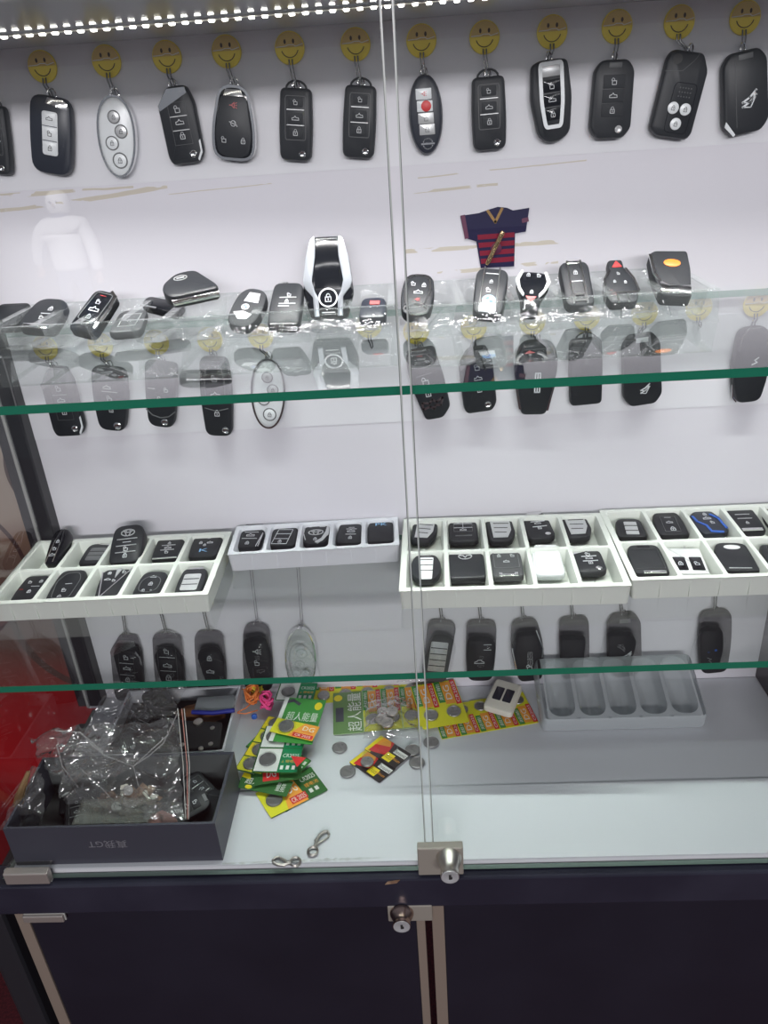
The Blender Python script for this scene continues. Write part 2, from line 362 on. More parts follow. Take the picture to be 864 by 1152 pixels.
# ------------------------------------------------------------------ key building
class Key:
    """local frame: x across, y towards the ring end, z out of the face"""
    def __init__(s, name, label, group, top, bot, wpx, pt, n, t=.014, cat='car key', lift=0):
        n = n.normalized(); B = pick(bot[0], bot[1], pt, n); A = pick(top[0], top[1], pt, n)
        y = (A-B); s.h = y.length; y.normalize(); x = y.cross(n)
        mid = (A+B)/2; s.w = wpx*depth(mid)/FPX; s.t = t
        s.r = empty(name, frame(mid+n*lift, x, y, n)); tag(s.r, label, cat, group)
    def P(s, pts): return [(u*s.w/2, v*s.h/2) for u, v in pts]
    def part(s, name, fn, parent=None, smooth=35, label=None):
        mb = MB(); fn(mb); o = mb.build(name, parent or s.r, smooth)
        if label: o['label'] = label
        return o
    def body(s, pts, m='blk', b=.003, name='body', z0=0, t=None):
        s.out = pts; return s.part(name, lambda q: slab(q, pts, z0, t or s.t, b, m))
    def plate(s, name, pts, m, h=.0006, parent=None, b=.0003, label=None):
        return s.part(name, lambda q: slab(q, pts, s.t-.001, s.t+h, b, m), parent, label=label)
    def lines(s, name, L, wd, m='chr', h=.0008, parent=None):
        def f(q):
            for l in L: ribbon(q, s.P(l), wd, s.t-.0006, s.t+h, m)
        return s.part(name, f, parent, None)
    def btn(s, cu, cv, wu, hv, m='blk2', ic=None, im='icon', r=.0015, h=.0008, isz=.3, parent=None):
        w, hh = wu*s.w, hv*s.h
        o = s.plate('button', rrect(cu*s.w/2, cv*s.h/2, w, hh, r), m, h, parent)
        if ic: s.part('icon', lambda q: icon(q, ic, cu*s.w/2, cv*s.h/2, min(w, hh)*isz, s.t+h, im), o, None)
        return o
    def rbtn(s, cu, cv, r, m='sil', ic=None, im='iconblk', ring=None):
        cx, cy = cu*s.w/2, cv*s.h/2; r *= s.w
        o = s.plate('button', ell(cx, cy, r, r, 20), m, .0008)
        if ic: s.part('icon', lambda q: icon(q, ic, cx, cy, r*.5, s.t+.0008, im), o, None)
        if ring: s.part('bezel', lambda q: ringslab(q, ell(cx, cy, r*1.2, r*1.2, 20), ell(cx, cy, r*.98, r*.98, 20), s.t-.001, s.t+.0006, ring), o)
        return o
    def ic(s, kind, cu, cv, sz, m='icon', parent=None):
        return s.part('icon', lambda q: icon(q, kind, cu*s.w/2, cv*s.h/2, sz*s.w, s.t+.0002, m), parent, None)
    def emb(s, kind, cu, cv, sz, m='chr'):
        return s.part('emblem', lambda q: emblem(q, kind, cu*s.w/2, cv*s.h/2, sz*s.w, s.t, m), None, None)
    def txt(s, st, cu, cv, wu, h, m='icon', name='lettering'):
        return s.part(name, lambda q: text(q, st, cu*s.w/2, cv*s.h/2, wu*s.w, h, s.t+.0004, m), None, None)
    def rimring(s, m='chr', wd=.0016, name='chrome_rim', z0=None, z1=None, label=None):
        o = s.out; return s.part(name, lambda q: ringslab(q, off(o, -.0004), off(o, wd), (s.t*.45 if z0 is None else z0), (s.t+.0002 if z1 is None else z1), m), label=label)
    def frm(s, pts, wd, m='chr', h=.0007, name='chrome_frame'):
        return s.part(name, lambda q: ringslab(q, pts, off(pts, wd), s.t-.001, s.t+h, m))
    def pivot(s, cu=.45, cv=-.80, r=.10, m='chr'):
        cx, cy, r = cu*s.w/2, cv*s.h/2, r*s.w
        return s.part('release_button', lambda q: lathe(q, [(r*1.1, s.t-.001), (r*1.1, s.t+.0006), (r*.8, s.t+.0012), (r*.5, s.t+.0008)], m, 16, Matrix.Translation((cx, cy, 0))))
    def loop(s, r=.30, cu=0, wd=.0022, m='dgry'):
        def f(q): tube(q, [(cu*s.w/2+x*s.w*r, s.h/2+y*.0075-.001, s.t*.5) for x, y in arc(0, 0, 1, 1, 0, 180, 8)], wd/2, m)
        return s.part('key_loop', f)
    def ring(s, cu=0, cv=1.0, rr=.0065, m='chr', tilt=.9):
        T = Matrix.Translation((cu*s.w/2, cv*s.h/2+.001, s.t*.5)) @ Matrix.Rotation(tilt, 4, 'Y')
        def f(q): tube(q, [(rr*.75*math.cos(a*PI/8), rr*math.sin(a*PI/8), 0) for a in range(16)], .0008, m, 6, True, T)
        return s.part('key_ring', f)
    # ---- outlines
    def trap(s, wt=1, wb=1, rt=.25, rb=.25, wm=None, vm=0):
        w, h = s.w/2, s.h/2
        p = [(-w*wb, -h), (w*wb, -h)]; r = [rb*s.w]*2
        if wm: p.append((w*wm, vm*h)); r.append(s.h*.25)
        p += [(w*wt, h), (-w*wt, h)]; r += [rt*s.w]*2
        if wm: p.append((-w*wm, vm*h)); r.append(s.h*.25)
        return rpoly(p, r, 5)
    def oct(s, c=.35, top=.3, r=.12, wt=1, wb=1):
        w, h = s.w/2, s.h/2
        return rpoly([(-w*wb*(1-c), -h), (w*wb*(1-c), -h), (w*wb, -h*(1-top)), (w*wt, h*(1-top)), (w*wt*(1-c), h), (-w*wt*(1-c), h), (-w*wt, h*(1-top)), (-w*wb, -h*(1-top))], r*s.w, 3)

def st_smart(k, plate='sil', n=3, wt=.95, wb=.92, rt=.25, rb=.3, cap='chr', body='blk', ics=('trunk', 'unlock', 'lock'), pw=.40, pv=0.1, ph=.52, im='iconblk', em=None):
    k.body(k.trap(wt, wb, rt, rb, 1.0, .1), body)
    if cap: k.plate('metal_cap', k.P([(-.2,.80),(.82,.70),(.82,.86),(.6,.96),(-.1,.96)]), cap, .0004)
    pl = k.plate('button_plate', rrect(0, pv*k.h/2, pw*k.w, ph*k.h, .003), plate, .0005)
    for i in range(n):
        v = pv+ph*(1-(2*i+1)/n)
        k.btn(0, v, pw*.86, ph/n*.82, plate, ics[i % len(ics)], im, .001, .001, .28)
        if i: k.lines('divider', [[(-pw*.9, pv+ph*(1-2*i/n)), (pw*.9, pv+ph*(1-2*i/n))]], .0009, 'blk' if plate in ('sil', 'wht', 'gry') else 'chr', .0009)
    if em: k.emb(*em)
def st_vw(k, im='icon', loop=True, dash='sil'):
    k.body(k.trap(.90, .93, .16, .22, 1.0, -.1), 'blk', .003)
    if loop: k.loop()
    k.frm(k.P(rpoly([(-.62,-.42),(.62,-.42),(.62,.80),(-.62,.80)], .12)), .0007, 'dgry', .0006, 'button_frame')
    k.btn(0, .62, .42, .13, 'blk2', 'unlock', isz=.34); k.btn(0, .18, .42, .15, 'blk2', 'trunk', isz=.34); k.btn(0, -.20, .42, .15, 'blk2', 'lock', isz=.36)
    k.lines('chrome_line', [[(-.5,.42),(.5,.42)]], .0007, dash); k.lines('chrome_line', [[(-.5,.0),(.5,.0)]], .0007, dash)
    k.pivot(.42, -.80, .09)
def st_oval(k, m='wsil', rim='chr'):
    k.body(ell(0, 0, k.w/2, k.h/2, 40, 2.15, -.06), m, .005); k.rimring(rim, .0018)
    for u, v, r, g in ((-.05,.48,.14,'sil'),(.28,.14,.145,'sil'),(-.25,-.16,.15,'wsil'),(.10,-.58,.17,'wsil')):
        k.rbtn(u, v, r, g, 'lock', 'dgry', 'gry')
def st_caddy(k):
    k.body(k.trap(.66, .95, .30, .34, 1.02, -.2), 'gloss', .003); k.rimring('chr', .0022, z0=.002)
    k.part('face_panel', lambda q: slab(q, k.P(rpoly([(-.72,-.82),(-.3,-.93),(.3,-.93),(.72,-.82),(.86,-.3),(.60,.72),(-.60,.72),(-.86,-.3)], .15)), k.t-.001, k.t+.0009, .0006, 'blk'))
    k.plate('chrome_arch', k.P([(-.45,.72),(.45,.72),(.36,.90),(-.36,.90)]), 'chr', .0010)
    z = k.t+.0007
    k.ic('horn', 0, .48, .10, 'salmon').location.z = .001; k.ic('fan', 0, .0, .10).location.z = .001; k.ic('unlock', -.45, -.45, .08).location.z = .001; k.ic('lock', .45, -.45, .08).location.z = .001
def st_nissan(k):
    k.body(ell(0, 0, k.w/2, k.h/2, 36, 2.1), 'navy', .004)
    for i, (v, m, ic, im) in enumerate(((.52,'wsil','horn','red'),(.22,'wsil',None,'red'),(-.08,'sil','unlock','gry'),(-.36,'sil','lock','gry'))):
        k.btn(-.08+.04*i, v, .46, .135, m, ic, im, .0008, .001, .32)
    k.plate('red_dot', ell(.02*k.w, .22*k.h/2, .15*k.w, .15*k.w, 16), 'red', .0013)
    k.emb('ringbar', .05, -.72, .17)
def st_bezel(k, top='blk', bz='sil', n=3, ics=('unlock','trunk','lock')):
    k.body(rpoly(k.P([(-.72,-.80),(-.30,-1),(.35,-1),(.85,-.8),(1,.1),(.85,.95),(.4,1),(-.55,1),(-.88,.9),(-1,.1)]), .006, 4), top, .003)
    k.frm(k.P(rpoly([(-.42,-.66),(.48,-.66),(.62,.0),(.62,.96),(-.58,.96),(-.58,.0)], .18)), .0036, bz, .0012, 'silver_bezel')
    k.plate('upper_panel', k.P([(-.42,.60),(.46,.60),(.46,.88),(-.42,.88)]), 'sil', .0006)
    for i in range(n): k.btn(.03, .38-.34*i, .42, .15, 'gloss', ics[i], isz=.32)
def st_oct(k, btns=True, em=None, side='gry', body='blk', ics=('unlock','trunk','lock')):
    k.body(k.oct(.36, .26, .10, .95, 1.0), body, .0025)
    k.plate('slot', k.P([(-.30,.80),(.32,.80),(.32,.93),(-.30,.93)]), side, .0003)
    if btns:
        for i in range(3): k.btn(0, .46-.36*i, .52, .165, 'blk2', ics[i], isz=.32, r=.0005)
        k.pivot(.38, -.76, .08, 'sil')
    if em: k.emb(*em)
def st_honda(k):
    k.body(rpoly(k.P([(-.62,-1),(.80,-1),(1,-.85),(1,.62),(.62,1),(-.80,1),(-1,.8),(-1,-.85)]), .004), 'blk', .003)
    k.lines('parting_line', [[(-1,.50),(-.2,.55),(.25,.82),(.4,.98)]], .0006, 'dgry', .0003)
    k.frm(k.P(rpoly([(-.40,-.88),(.70,-.88),(.70,.30),(-.40,.30)], .2)), .0006, 'gloss', .0004, 'panel_groove')
    for u, v in ((-.20,-.30),(.38,-.30),(.10,-.66)): k.rbtn(u, v, .13, 'wsil', 'lock', 'iconblk')
    def dots(q):
        for a in range(5):
            for b in range(3): slab(q, ell((-.1+.13*a)*k.w/2, (-.02+.10*b)*k.h/2, .0007, .0007, 8), k.t-.0002, k.t+.0003, 0, 'dgry')
    k.part('speaker_dots', dots)
    k.part('ring_hole', lambda q: slab(q, ell(-.55*k.w/2, .80*k.h/2, .0045, .0045, 16), k.t-.0005, k.t+.0003, 0, 'iconblk'))
def st_back(k, em=None, wt=.95, wb=.95, rt=.2, rb=.25, side='sil', body='blk', seam=True):
    k.body(k.trap(wt, wb, rt, rb, 1.0, 0), body, .0028)
    if side: k.plate('metal_edge', k.P([(-.98,-.55),(-.86,-.60),(-.62,-.92),(-.74,-.96),(-.98,-.72)]), side, .0002)
    if seam: k.lines('parting_line', [[(-.8,.72),(.8,.72)]], .0005, 'dgry', .0002)
    if em: k.emb(*em)
def st_corner(k, im='icon', body='blk', ics=('unlock','trunk','lock'), foot=True, bars=True):
    k.body(rpoly(k.P([(-.82,-1),(.70,-1),(1,-.75),(1,.55),(.72,1),(-.35,1),(-1,.55),(-1,-.8)]), .005), body, .003)
    k.plate('chrome_corner', k.P([(-.94,.55),(-.30,.94),(.66,.94),(.72,.80),(-.90,.42)]), 'chr', .0007)
    if bars: k.frm(k.P([(-.45,-.50),(.55,-.50),(.55,.60),(-.45,.60)]), .0006, 'dgry', .0004, 'button_frame')
    for i in range(3):
        k.ic(ics[i], .05, .42-.34*i, .11, im)
        if i and bars: k.lines('chrome_line', [[(-.4,.60-.36*i),(.5,.60-.36*i)]], .0007, 'sil')
    k.pivot(.45, -.76, .09)
    if foot: k.plate('metal_edge', k.P([(.72,-.96),(.98,-.74),(.98,-.40),(.88,-.44),(.88,-.70),(.66,-.90)]), 'wsil', .0004)
def st_icons(k, items, wt=.95, wb=.9, rt=.25, rb=.3, body='blk', lines=(), em=None, loop=False, piv=None, wm=1.0):
    """plain body with a few printed icons: (kind, u, v, size[, material])"""
    k.body(k.trap(wt, wb, rt, rb, wm, 0), body, .003)
    for it in items: k.ic(it[0], it[1], it[2], it[3], it[4] if len(it) > 4 else 'icon')
    for l in lines: k.lines('chrome_line', [l], .0008, 'sil')
    if em: k.emb(*em)
    if loop: k.loop()
    if piv: k.pivot(*piv)
def st_siltri(k, body='blk', plate='sil'):
    """pad of slanted silver buttons set into a black frame"""
    k.body(rpoly(k.P([(-.80,-1),(.6,-1),(1,-.3),(.9,.85),(-.5,1),(-1,.8)]), .005), body, .003)
    pl = k.plate('button_plate', k.P([(-.55,-.78),(.40,-.78),(.72,-.2),(.72,.62),(-.62,.70)]), plate, .0006)
    for i in range(3):
        v = .36-.36*i
        k.lines('divider', [[(-.4, v),(.6-.12*i, v-.04)]], .0011, 'iconblk', .0009)
def st_col(k, n=4, plate='sil', body='blk', e=2.4):
    k.body(ell(0, 0, k.w/2, k.h/2, 32, e), body, .003)
    k.plate('button_plate', rpoly(k.P([(-.36,-.95),(.40,-.95),(.52,.60),(-.48,.60)]), .002), plate, .0006)
    for i in range(n): k.lines('divider', [[(-.40,.42-.40*i),(.44,.42-.40*i)]], .0010, 'iconblk', .0009)
    k.frm(k.P(arc(0,.76,.35,.10,0,330,10)), .0008, 'chr', .0006, 'chrome_ring')

# ------------------------------------------------------------------ setting
def boxobj(name, a, b, m, bevel=None, parent=None, kind=None):
    o = MB().box(a, b, m).build(name, parent, None, bevel)
    if kind: o['kind'] = kind
    return o
# shop floor and shop room
fl = MB(); fl.box((-4, -9, -.05), (4, 3, 0), 'door'); 
MT['carpet'] = speckle('carpet_dark_red', (.045, .004, .008), (.10, .010, .016), 200, .9)
o = MB().box((-4, -3.0, -.05), (4, 3, 0), 'carpet').build('floor'); o['kind'] = 'structure'

# back panel of the case with old tape residue lines
def wall_material():
    m = mat('panel_paper', (.70, .685, .74), .75); nt = m.node_tree; b = nt.nodes['Principled BSDF']; N = nt.nodes.new; L = nt.links.new
    ge = N('ShaderNodeTexCoord'); sp = N('ShaderNodeSeparateXYZ'); L(ge.outputs['Object'], sp.inputs[0])
    nz = N('ShaderNodeTexNoise'); nz.inputs['Scale'].default_value = 70; nz.inputs['Detail'].default_value = 5
    mp = N('ShaderNodeMapping'); mp.inputs['Scale'].default_value = (.25, 1, 1); L(ge.outputs['Object'], mp.inputs[0]); L(mp.outputs[0], nz.inputs['Vector'])
    def mth(op, a, c, cl=False):
        n = N('ShaderNodeMath'); n.operation = op; n.use_clamp = cl
        for i, v in enumerate((a, c)):
            if v is None: continue
            if isinstance(v, (int, float)): n.inputs[i].default_value = v
            else: L(v, n.inputs[i])
        return n.outputs[0]
    acc = None
    bands = [((0,237),(60,230),1.6),((60,231),(188,209),2.2),((0,219),(150,210),.9),((285,194),(376,183),2.0),((200,199),(300,192),.9),((455,283),(642,271),2.0),((492,308),(628,294),1.8),((462,217),(560,207),1.2),((10,222),(90,214),1.3),((470,200),(660,180),.5),((190,218),(320,205),.4)]
    for (a, c, hw) in bands:
        A = pick(*a, ('y', YB)); B = pick(*c, ('y', YB)); mm = (B.z-A.z)/(B.x-A.x); half = hw*.0011
        d = mth('SUBTRACT', sp.outputs['Z'], mth('ADD', mth('MULTIPLY', sp.outputs['X'], mm), A.z-mm*A.x))
        wob = mth('MULTIPLY', mth('SUBTRACT', nz.outputs['Fac'], .5), .004)
        e = mth('LESS_THAN', mth('ABSOLUTE', mth('ADD', d, wob), None), half)
        inx = mth('MULTIPLY', mth('GREATER_THAN', sp.outputs['X'], A.x), mth('LESS_THAN', sp.outputs['X'], B.x))
        e = mth('MULTIPLY', e, inx)
        acc = e if acc is None else mth('MAXIMUM', acc, e)
    fac = mth('MULTIPLY', acc, mth('MULTIPLY', mth('GREATER_THAN', nz.outputs['Fac'], .47), .55))
    nb = N('ShaderNodeTexNoise'); nb.inputs['Scale'].default_value = 3; L(ge.outputs['Object'], nb.inputs['Vector'])
    c0 = N('ShaderNodeMix'); c0.data_type = 'RGBA'; c0.inputs[6].default_value = (.69, .675, .735, 1); c0.inputs[7].default_value = (.73, .72, .76, 1); L(nb.outputs['Fac'], c0.inputs[0])
    mx = N('ShaderNodeMix'); mx.data_type = 'RGBA'; L(fac, mx.inputs[0]); L(c0.outputs[2], mx.inputs[6]); mx.inputs[7].default_value = (.48, .40, .22, 1)
    L(mx.outputs[2], b.inputs['Base Color'])
    bp = N('ShaderNodeBump'); bp.inputs['Strength'].default_value = .15; bp.inputs['Distance'].default_value = .002
    n2 = N('ShaderNodeTexNoise'); n2.inputs['Scale'].default_value = 18; L(ge.outputs['Object'], n2.inputs['Vector']); L(n2.outputs['Fac'], bp.inputs['Height']); L(bp.outputs['Normal'], b.inputs['Normal'])
    return m
MT['wall'] = wall_material()
ZC = pick(253, 37, ('y', YB)).z                                   # underside of the case top
XRD = XR; XR = .53                                            # divider below the lower shelf / right side of the case
SXL, SXR = XL-.006, XR+.006
YI = YF+.012                                                      # front edge of shelves
tag(MB().box((SXL-.03, YB, ZF-.02), (XR+.05, YB+.012, ZC+.03), 'wall').build('wall_back'), kind='structure')
# overlapping paper strips the key rows hang on
for (a, c, hgt) in (((0, 208), (864, 168), .10), ((60, 500), (864, 447), .0975)):
    A = pick(*a, ('y', YB)); B = pick(*c, ('y', YB)); z = (A.z+B.z)/2
    tag(MB().box((SXL, YB-.0006, z), (XR, YB, z+hgt*1.12), 'paper').build('trim_1' if hgt == .10 else 'trim_2'), kind='structure')
MT['casetop'] = mat('grey_glossy_board', (.62, .64, .67), .10, spec=.6)
tag(MB().box((SXL-.03, YF-.02, ZC), (XR+.05, YB+.012, ZC+.02), 'casetop').build('ceiling'), kind='structure')
# cabinet (frame, rim, base, lower doors, floor board) -----------------------
cab = tag(empty('display_cabinet', loc=(0, YF, 0)), 'tall dark laminate display cabinet with glass doors above and cupboard doors below', 'cabinet')
def cb(name, a, b, m, bevel=None):
    off_ = Vector((0, YF, 0)); return MB().box(Vector(a)-off_, Vector(b)-off_, m).build(name, cab, None, bevel)
cb('corner_post', (XL-.040, YB-.020, ZF), (XL-.004, YB+.012, ZC), 'frame', .002)
cb('corner_post', (XR+.004, YB-.020, ZF), (XR+.040, YB+.012, ZC), 'frame', .002)
cb('divider', (XRD+.002, YF+.03, ZF), (XRD+.018, YB, Z2-.009), 'frame', .001)
cb('sealant_line', (XL-.026, YB-.0225, ZF), (XL-.0225, YB-.0195, ZC), 'seal')
CXL, CXR = XLD-.035, XR+.055
cb('base_rim', (CXL+.012, YF-.0120, ZRB), (CXR, YF+.02, ZR), 'rim', .003)
cb('base_rail', (CXL+.012, YF-.006, ZR-.006), (CXR, YF+.012, ZF-.012), 'inside')
cb('floor_panel', (XL-.012, YF+.0045, ZF-.011), (XR+.008, YB-.001, ZF-.0015), 'paper')
cb('side_panel', (CXL-.012, YF-.010, 0), (CXL+.022, YB+.012, ZRB), 'frame', .006)
cb('side_panel', (CXR-.02, YF-.010, 0), (CXR+.015, YB+.012, ZRB), 'frame', .006)
cb('carcass_top', (CXL+.02, YF+.014, ZRB-.02), (CXR-.02, YB, ZRB), 'frame')
cb('plinth', (CXL+.02, YF+.03, 0), (CXR-.02, YF+.05, .08), 'frame')
def lowdoor(x0, x1, zt):
    d = cb('door_panel', (x0+.014, YF-.005, .07), (x1-.010, YF+.011, zt), 'door', .001)
    for a, b in ((x0, x0+.014), (x1-.010, x1)):
        MB().box((a, -.007, .07), (b, .011, zt), 'edge').build('edge_strip', d, None, .0008)
    
lowdoor(XLD, XG-.004, ZRB-.003); lowdoor(XG+.004, CXR-.025, ZRB-.003)
# sheet laid over the front of the case floor
A = pick(432, 887, ('z', ZF)); 
MT['floorpaper'] = mat('floor_sheet', (.64, .665, .70), .38, bump=(25, .12, .002))
def sheet(name, y0, y1, z, label):
    mb = MB(); mb.box((XL-.010, y0, ZF-.0014), ((XR+.007 if y1 < YF+.03 else XRD+.0015), y1, z), 'floorpaper'); o = mb.build(name); tag(o, label, 'board'); return o
sheet('floor_board', A.y, YB-.002, ZF-.0002, 'white board lining the back half of the case floor under the battery cards')
sheet('floor_board', YF+.0042, A.y-.0005, ZF+.0012, 'bright white board lining the front of the case floor by the glass doors')
# scuffed glue trace on the front board
def trace(label, pts, w0, m, name='glue_trace', zz=ZF+.0012, seed=0, nn=60):
    P3 = [pick(*p, ('z', zz)) for p in pts]; mb = MB(); top = []; bt = []
    for i in range(nn+1):
        t = i/nn*(len(P3)-1); k = min(int(t), len(P3)-2); p = P3[k].lerp(P3[k+1], t-k)
        w = w0*math.sin(PI*min(1, .04+i/nn*.96))**.4*(.4+1.1*noise.noise(Vector((i*.45, seed, 0)))**2+.5*noise.noise(Vector((i*.9, seed+5, 0))))
        w = max(abs(w), .0003); top.append((p.x, p.y+w, zz+.0003)); bt.append((p.x, p.y-w, zz+.0003))
    mb.add(top+bt, [(i, i+nn+1, i+nn+2, i+1) for i in range(nn)], m); o = mb.build(name); tag(o, label, 'glue mark'); return o
MT['gtrace'] = speckle('dried_glue', (.45, .47, .47), (.60, .64, .66), 160, .6)
trace('grey dried glue streak on the white board below the two metal clasps', [(250, 972), (330, 969), (432, 965)], .004, 'gtrace')

# glass shelves --------------------------------------------------------------
def shelf(z, label):
    t = .0075; x0, x1, y0, y1 = SXL+.004, SXR-.004, YI, YB-.006
    mb = MB(); mb.box((x0, y0, z-t), (x1, y1, z), 'shelfglass' if z > 1.3 else 'shelfglass2')
    mb.mi('gedge')
    mb.m[2] = 1; mb.m[4] = 1
    o = mb.build('glass_shelf'); tag(o, label, 'shelf', ); 
    bpy.context.view_layer.update()
    return o
shelf(Z1, 'upper green edged glass shelf carrying the clear trays of keys')
shelf(Z2, 'lower green edged glass shelf carrying the white key trays')
def pins(z):
    for x in (SXL+.004, SXR-.004):
        for y in (YI+.04, YB-.05):
            s = -1 if x < 0 else 1
            mb = MB(); lathe(mb, [(.004, 0), (.004, .012), (.003, .013)], 'nick', 12, Matrix.Translation((x+s*.006, y, z-.0116)) @ Matrix.Rotation(-s*PI/2, 4, 'Y'))
            tag(mb.build('shelf_pin', None, 40), 'small metal peg holding up a glass shelf', 'shelf pin', 'shelf pegs on the cabinet sides')
# glass doors and side panes ---------------------------------------------------
ZDT = ZC+.02; ZDB = ZF-.006
def gdoor(x0, x1, label):
    mb = MB(); mb.box((x0, YF-.003, ZDB), (x1, YF+.003, ZDT), 'doorglass'); mb.mi('gedge2')
    for i in (0, 1): mb.m[i] = 1
    o = mb.build('glass_door'); tag(o, label, 'glass door')
    e = x1 if x0 < -.1 else x0; s_ = -1 if x0 < -.1 else 1
    for nm, w0, w1, m in (('polished_edge', 0, .0011, 'pol'), ('edge_line', .0011, .0016, 'line')):
        a, b = sorted((e+s_*w0, e+s_*w1)); MB().box((a, YF-.0034, ZDB), (b, YF-.0030, ZDT), m).build(nm, o)
    return o
gl = gdoor(XLD+.0, XS-.0033, 'left frameless glass door of the display case with a corner hinge')
gr = gdoor(XS+.0033, CXR-.035, 'right frameless glass door of the display case with the round lock')
for sx, lb in ((XL-.016, 'left'), (XR+.012, 'right')):
    mb = MB(); mb.box((sx-.003, YF+.006, ZF-.004), (sx+.003, YB-.022, ZC), 'doorglass'); mb.mi('gedge2'); mb.m[0] = 1
    tag(mb.build('side_glass'), '%s side glass pane of the display case' % lb, 'glass pane')
# ------------------------------------------------------------------ LED strip under the case top
PL = pick(250, 24, ('z', ZC-.004)); PL2 = pick(0, 42, ('z', ZC-.004))
YLED = PL.y
LA = pick(0, 42, ('z', ZC-.002)); LB = pick(520, 0, ('z', ZC-.002)); LANG = math.atan2(LB.y-LA.y, LB.x-LA.x); YLED = LA.y+(0-LA.x)*math.tan(LANG); print('LED', YLED, math.degrees(LANG), ZC)
led = tag(empty('led_strip', loc=(0, YLED, ZC)), 'bright strip of small white lamps running along under the case top', 'light strip')
MB().box((XL-.01, -.006, -.0010), (XR+.01, .006, 0), 'alu').build('channel', led)
MB().box((XL-.008, -.0045, -.0016), (XR+.008, .0045, -.0010), 'ledpcb').build('lamp_tape', led)
bm0 = MB(); slab(bm0, rrect(0, 0, .0050, .0046, .001), -.0034, -.0015, .0008, 'ledb'); bead = bm0.build('lamp_bead', led, 40)
nb = 88
for i in range(nb):
    q = bead if i == 0 else bead.copy()
    if i: C.objects.link(q); q.parent = led
    q.location = (XL+.004+(XR-XL-.008)*i/(nb-1), 0, 0)

led.rotation_euler = (0, 0, LANG)
# ------------------------------------------------------------------ hanging hooks
NB = Vector((0, -1, 0))
def build_hook():
    r = empty('smiley_hook')
    mb = MB(); R = .0148
    slab(mb, ell(0, 0, R, R, 32), 0, .0022, .0009, 'yel'); mb.build('disc', r, 35)
    f = MB(); z0, z1 = .0020, .0025
    for s in (-1, 1): slab(f, ell(s*.0042, .0040, .0012, .0021, 12), z0, z1, 0, 'face')
    ribbon(f, arc(0, .0005, .0085, .0088, 200, 340, 12), .0008, z0, z1, 'face')
    slab(f, ell(.0105, .0026, .0016, .0012, 10), z0, z1-.0001, 0, 'pinkspot'); f.build('face', r)
    c = MB(); slab(c, [(x, y) for x, y in arc(0, 0, R*.93, R*.93, 2, 178, 14)], .0022, .0030, .0002, 'oldyel')
    ribbon(c, [(-R*.88, .0012), (-.004, .0016), (-.001, .0026), (.004, .0024), (.006, .0010), (R*.88, .0028)], .0006, .0022, .0034, 'cwhite')
    # eyes printed on the aged half too
    for s in (-1, 1): slab(c, ell(s*.0042, .0055, .0012, .0021, 12), .0029, .0032, 0, 'face')
    c.build('aged_cover', r)
    return r
HOOK = None
def hook(px, py, keytop, label, grp):
    global HOOK
    if HOOK is None: HOOK = build_hook(); h = HOOK
    else:
        h = HOOK.copy(); C.objects.link(h)
        for ch in list(HOOK.children):
            if ch.name.startswith('hook_wire'): continue
            c = ch.copy(); C.objects.link(c); c.parent = h
    P = pick(px, py, ('y', YB-.0015)); P.y = YB-.0008
    h.matrix_world = frame(P, Vector((1, 0, 0)), Vector((0, 0, 1)), NB)
    K = pick(keytop[0], keytop[1], ('y', YB-.010)); L = P.z-K.z+.001; dx = K.x-P.x
    mb = MB(); zz = .005; wr = .0007 if L < .06 else .00035
    for s in (-1, 1):
        tube(mb, [(s*.0016, -.010, .003), (s*.0016, -.016, zz), (s*.0014+dx*.7, -L+.004, zz), (s*.0012+dx, -L, zz+.001)], wr, 'wire', 6)
    tube(mb, [(-.0012+dx, -L, zz+.001), (dx, -L-.0016, zz+.003), (.0012+dx, -L, zz+.001)], .0007, 'wire', 6)
    w = mb.build('hook_wire', h, 40)
    return tag(h, label, 'hook', grp)

PB = Vector((0, YB-.004, 0))
def hang(hpx, top, bot, w, label, style, grp, hl, t=.013, kind='car_key', name=None):
    k = Key(kind, label, grp, top, bot, w, Vector((0, YB-.0125, 0)), NB, t, 'car key')
    # seat the key's back just in front of the panel
    dy = (YB-.0035)-k.r.matrix_world.translation.y
    k.r.location.y += dy
    style(k)
    if hpx: 
        k.ring(tilt=.8, rr=.0062)
        hook(hpx[0], hpx[1], top, hl, 'smiley hooks of the %s row' % grp[1])
    return k
G1 = ('keys on the top row', 'top'); G2 = ('keys on the middle row', 'middle'); G3 = ('keys hanging in the bottom row', 'bottom')
def H(g, *a, **kw): return hang(*a[:5], a[5], g[0], a[6], **kw) if False else None
HN = {'top': ['key cut off by the left edge', 'silver plated smart key', 'white oval remote', 'chrome cornered flip key', 'shield shaped key', 'upright flip key beside the shield key', 'left leaning flip key by the seam', 'slim oval key', 'flip key beside the silver framed key', 'silver framed key', 'eight-sided key with square buttons', 'tilted key with round buttons', 'key with the double arrow'],
 'middle': ['leftmost chrome cornered key', 'round shouldered flip key', 'key with the silver swoosh', 'narrow chrome framed key', 'white oval remote', 'tilted chrome headed key', 'key with the slanted chrome line', 'wide chrome shouldered key', 'plain key with faint animal mark', 'small arrow marked key', 'rightmost key'],
 'bottom': ['leftmost key', 'second key from the left', 'third key from the left', 'tall dark key', 'clear egg shaped cover', 'key with slatted buttons', 'key above the cream remote', 'chrome flanked key', 'plain key behind the frosted tray', 'eight-sided shadowed key', 'rightmost key']}
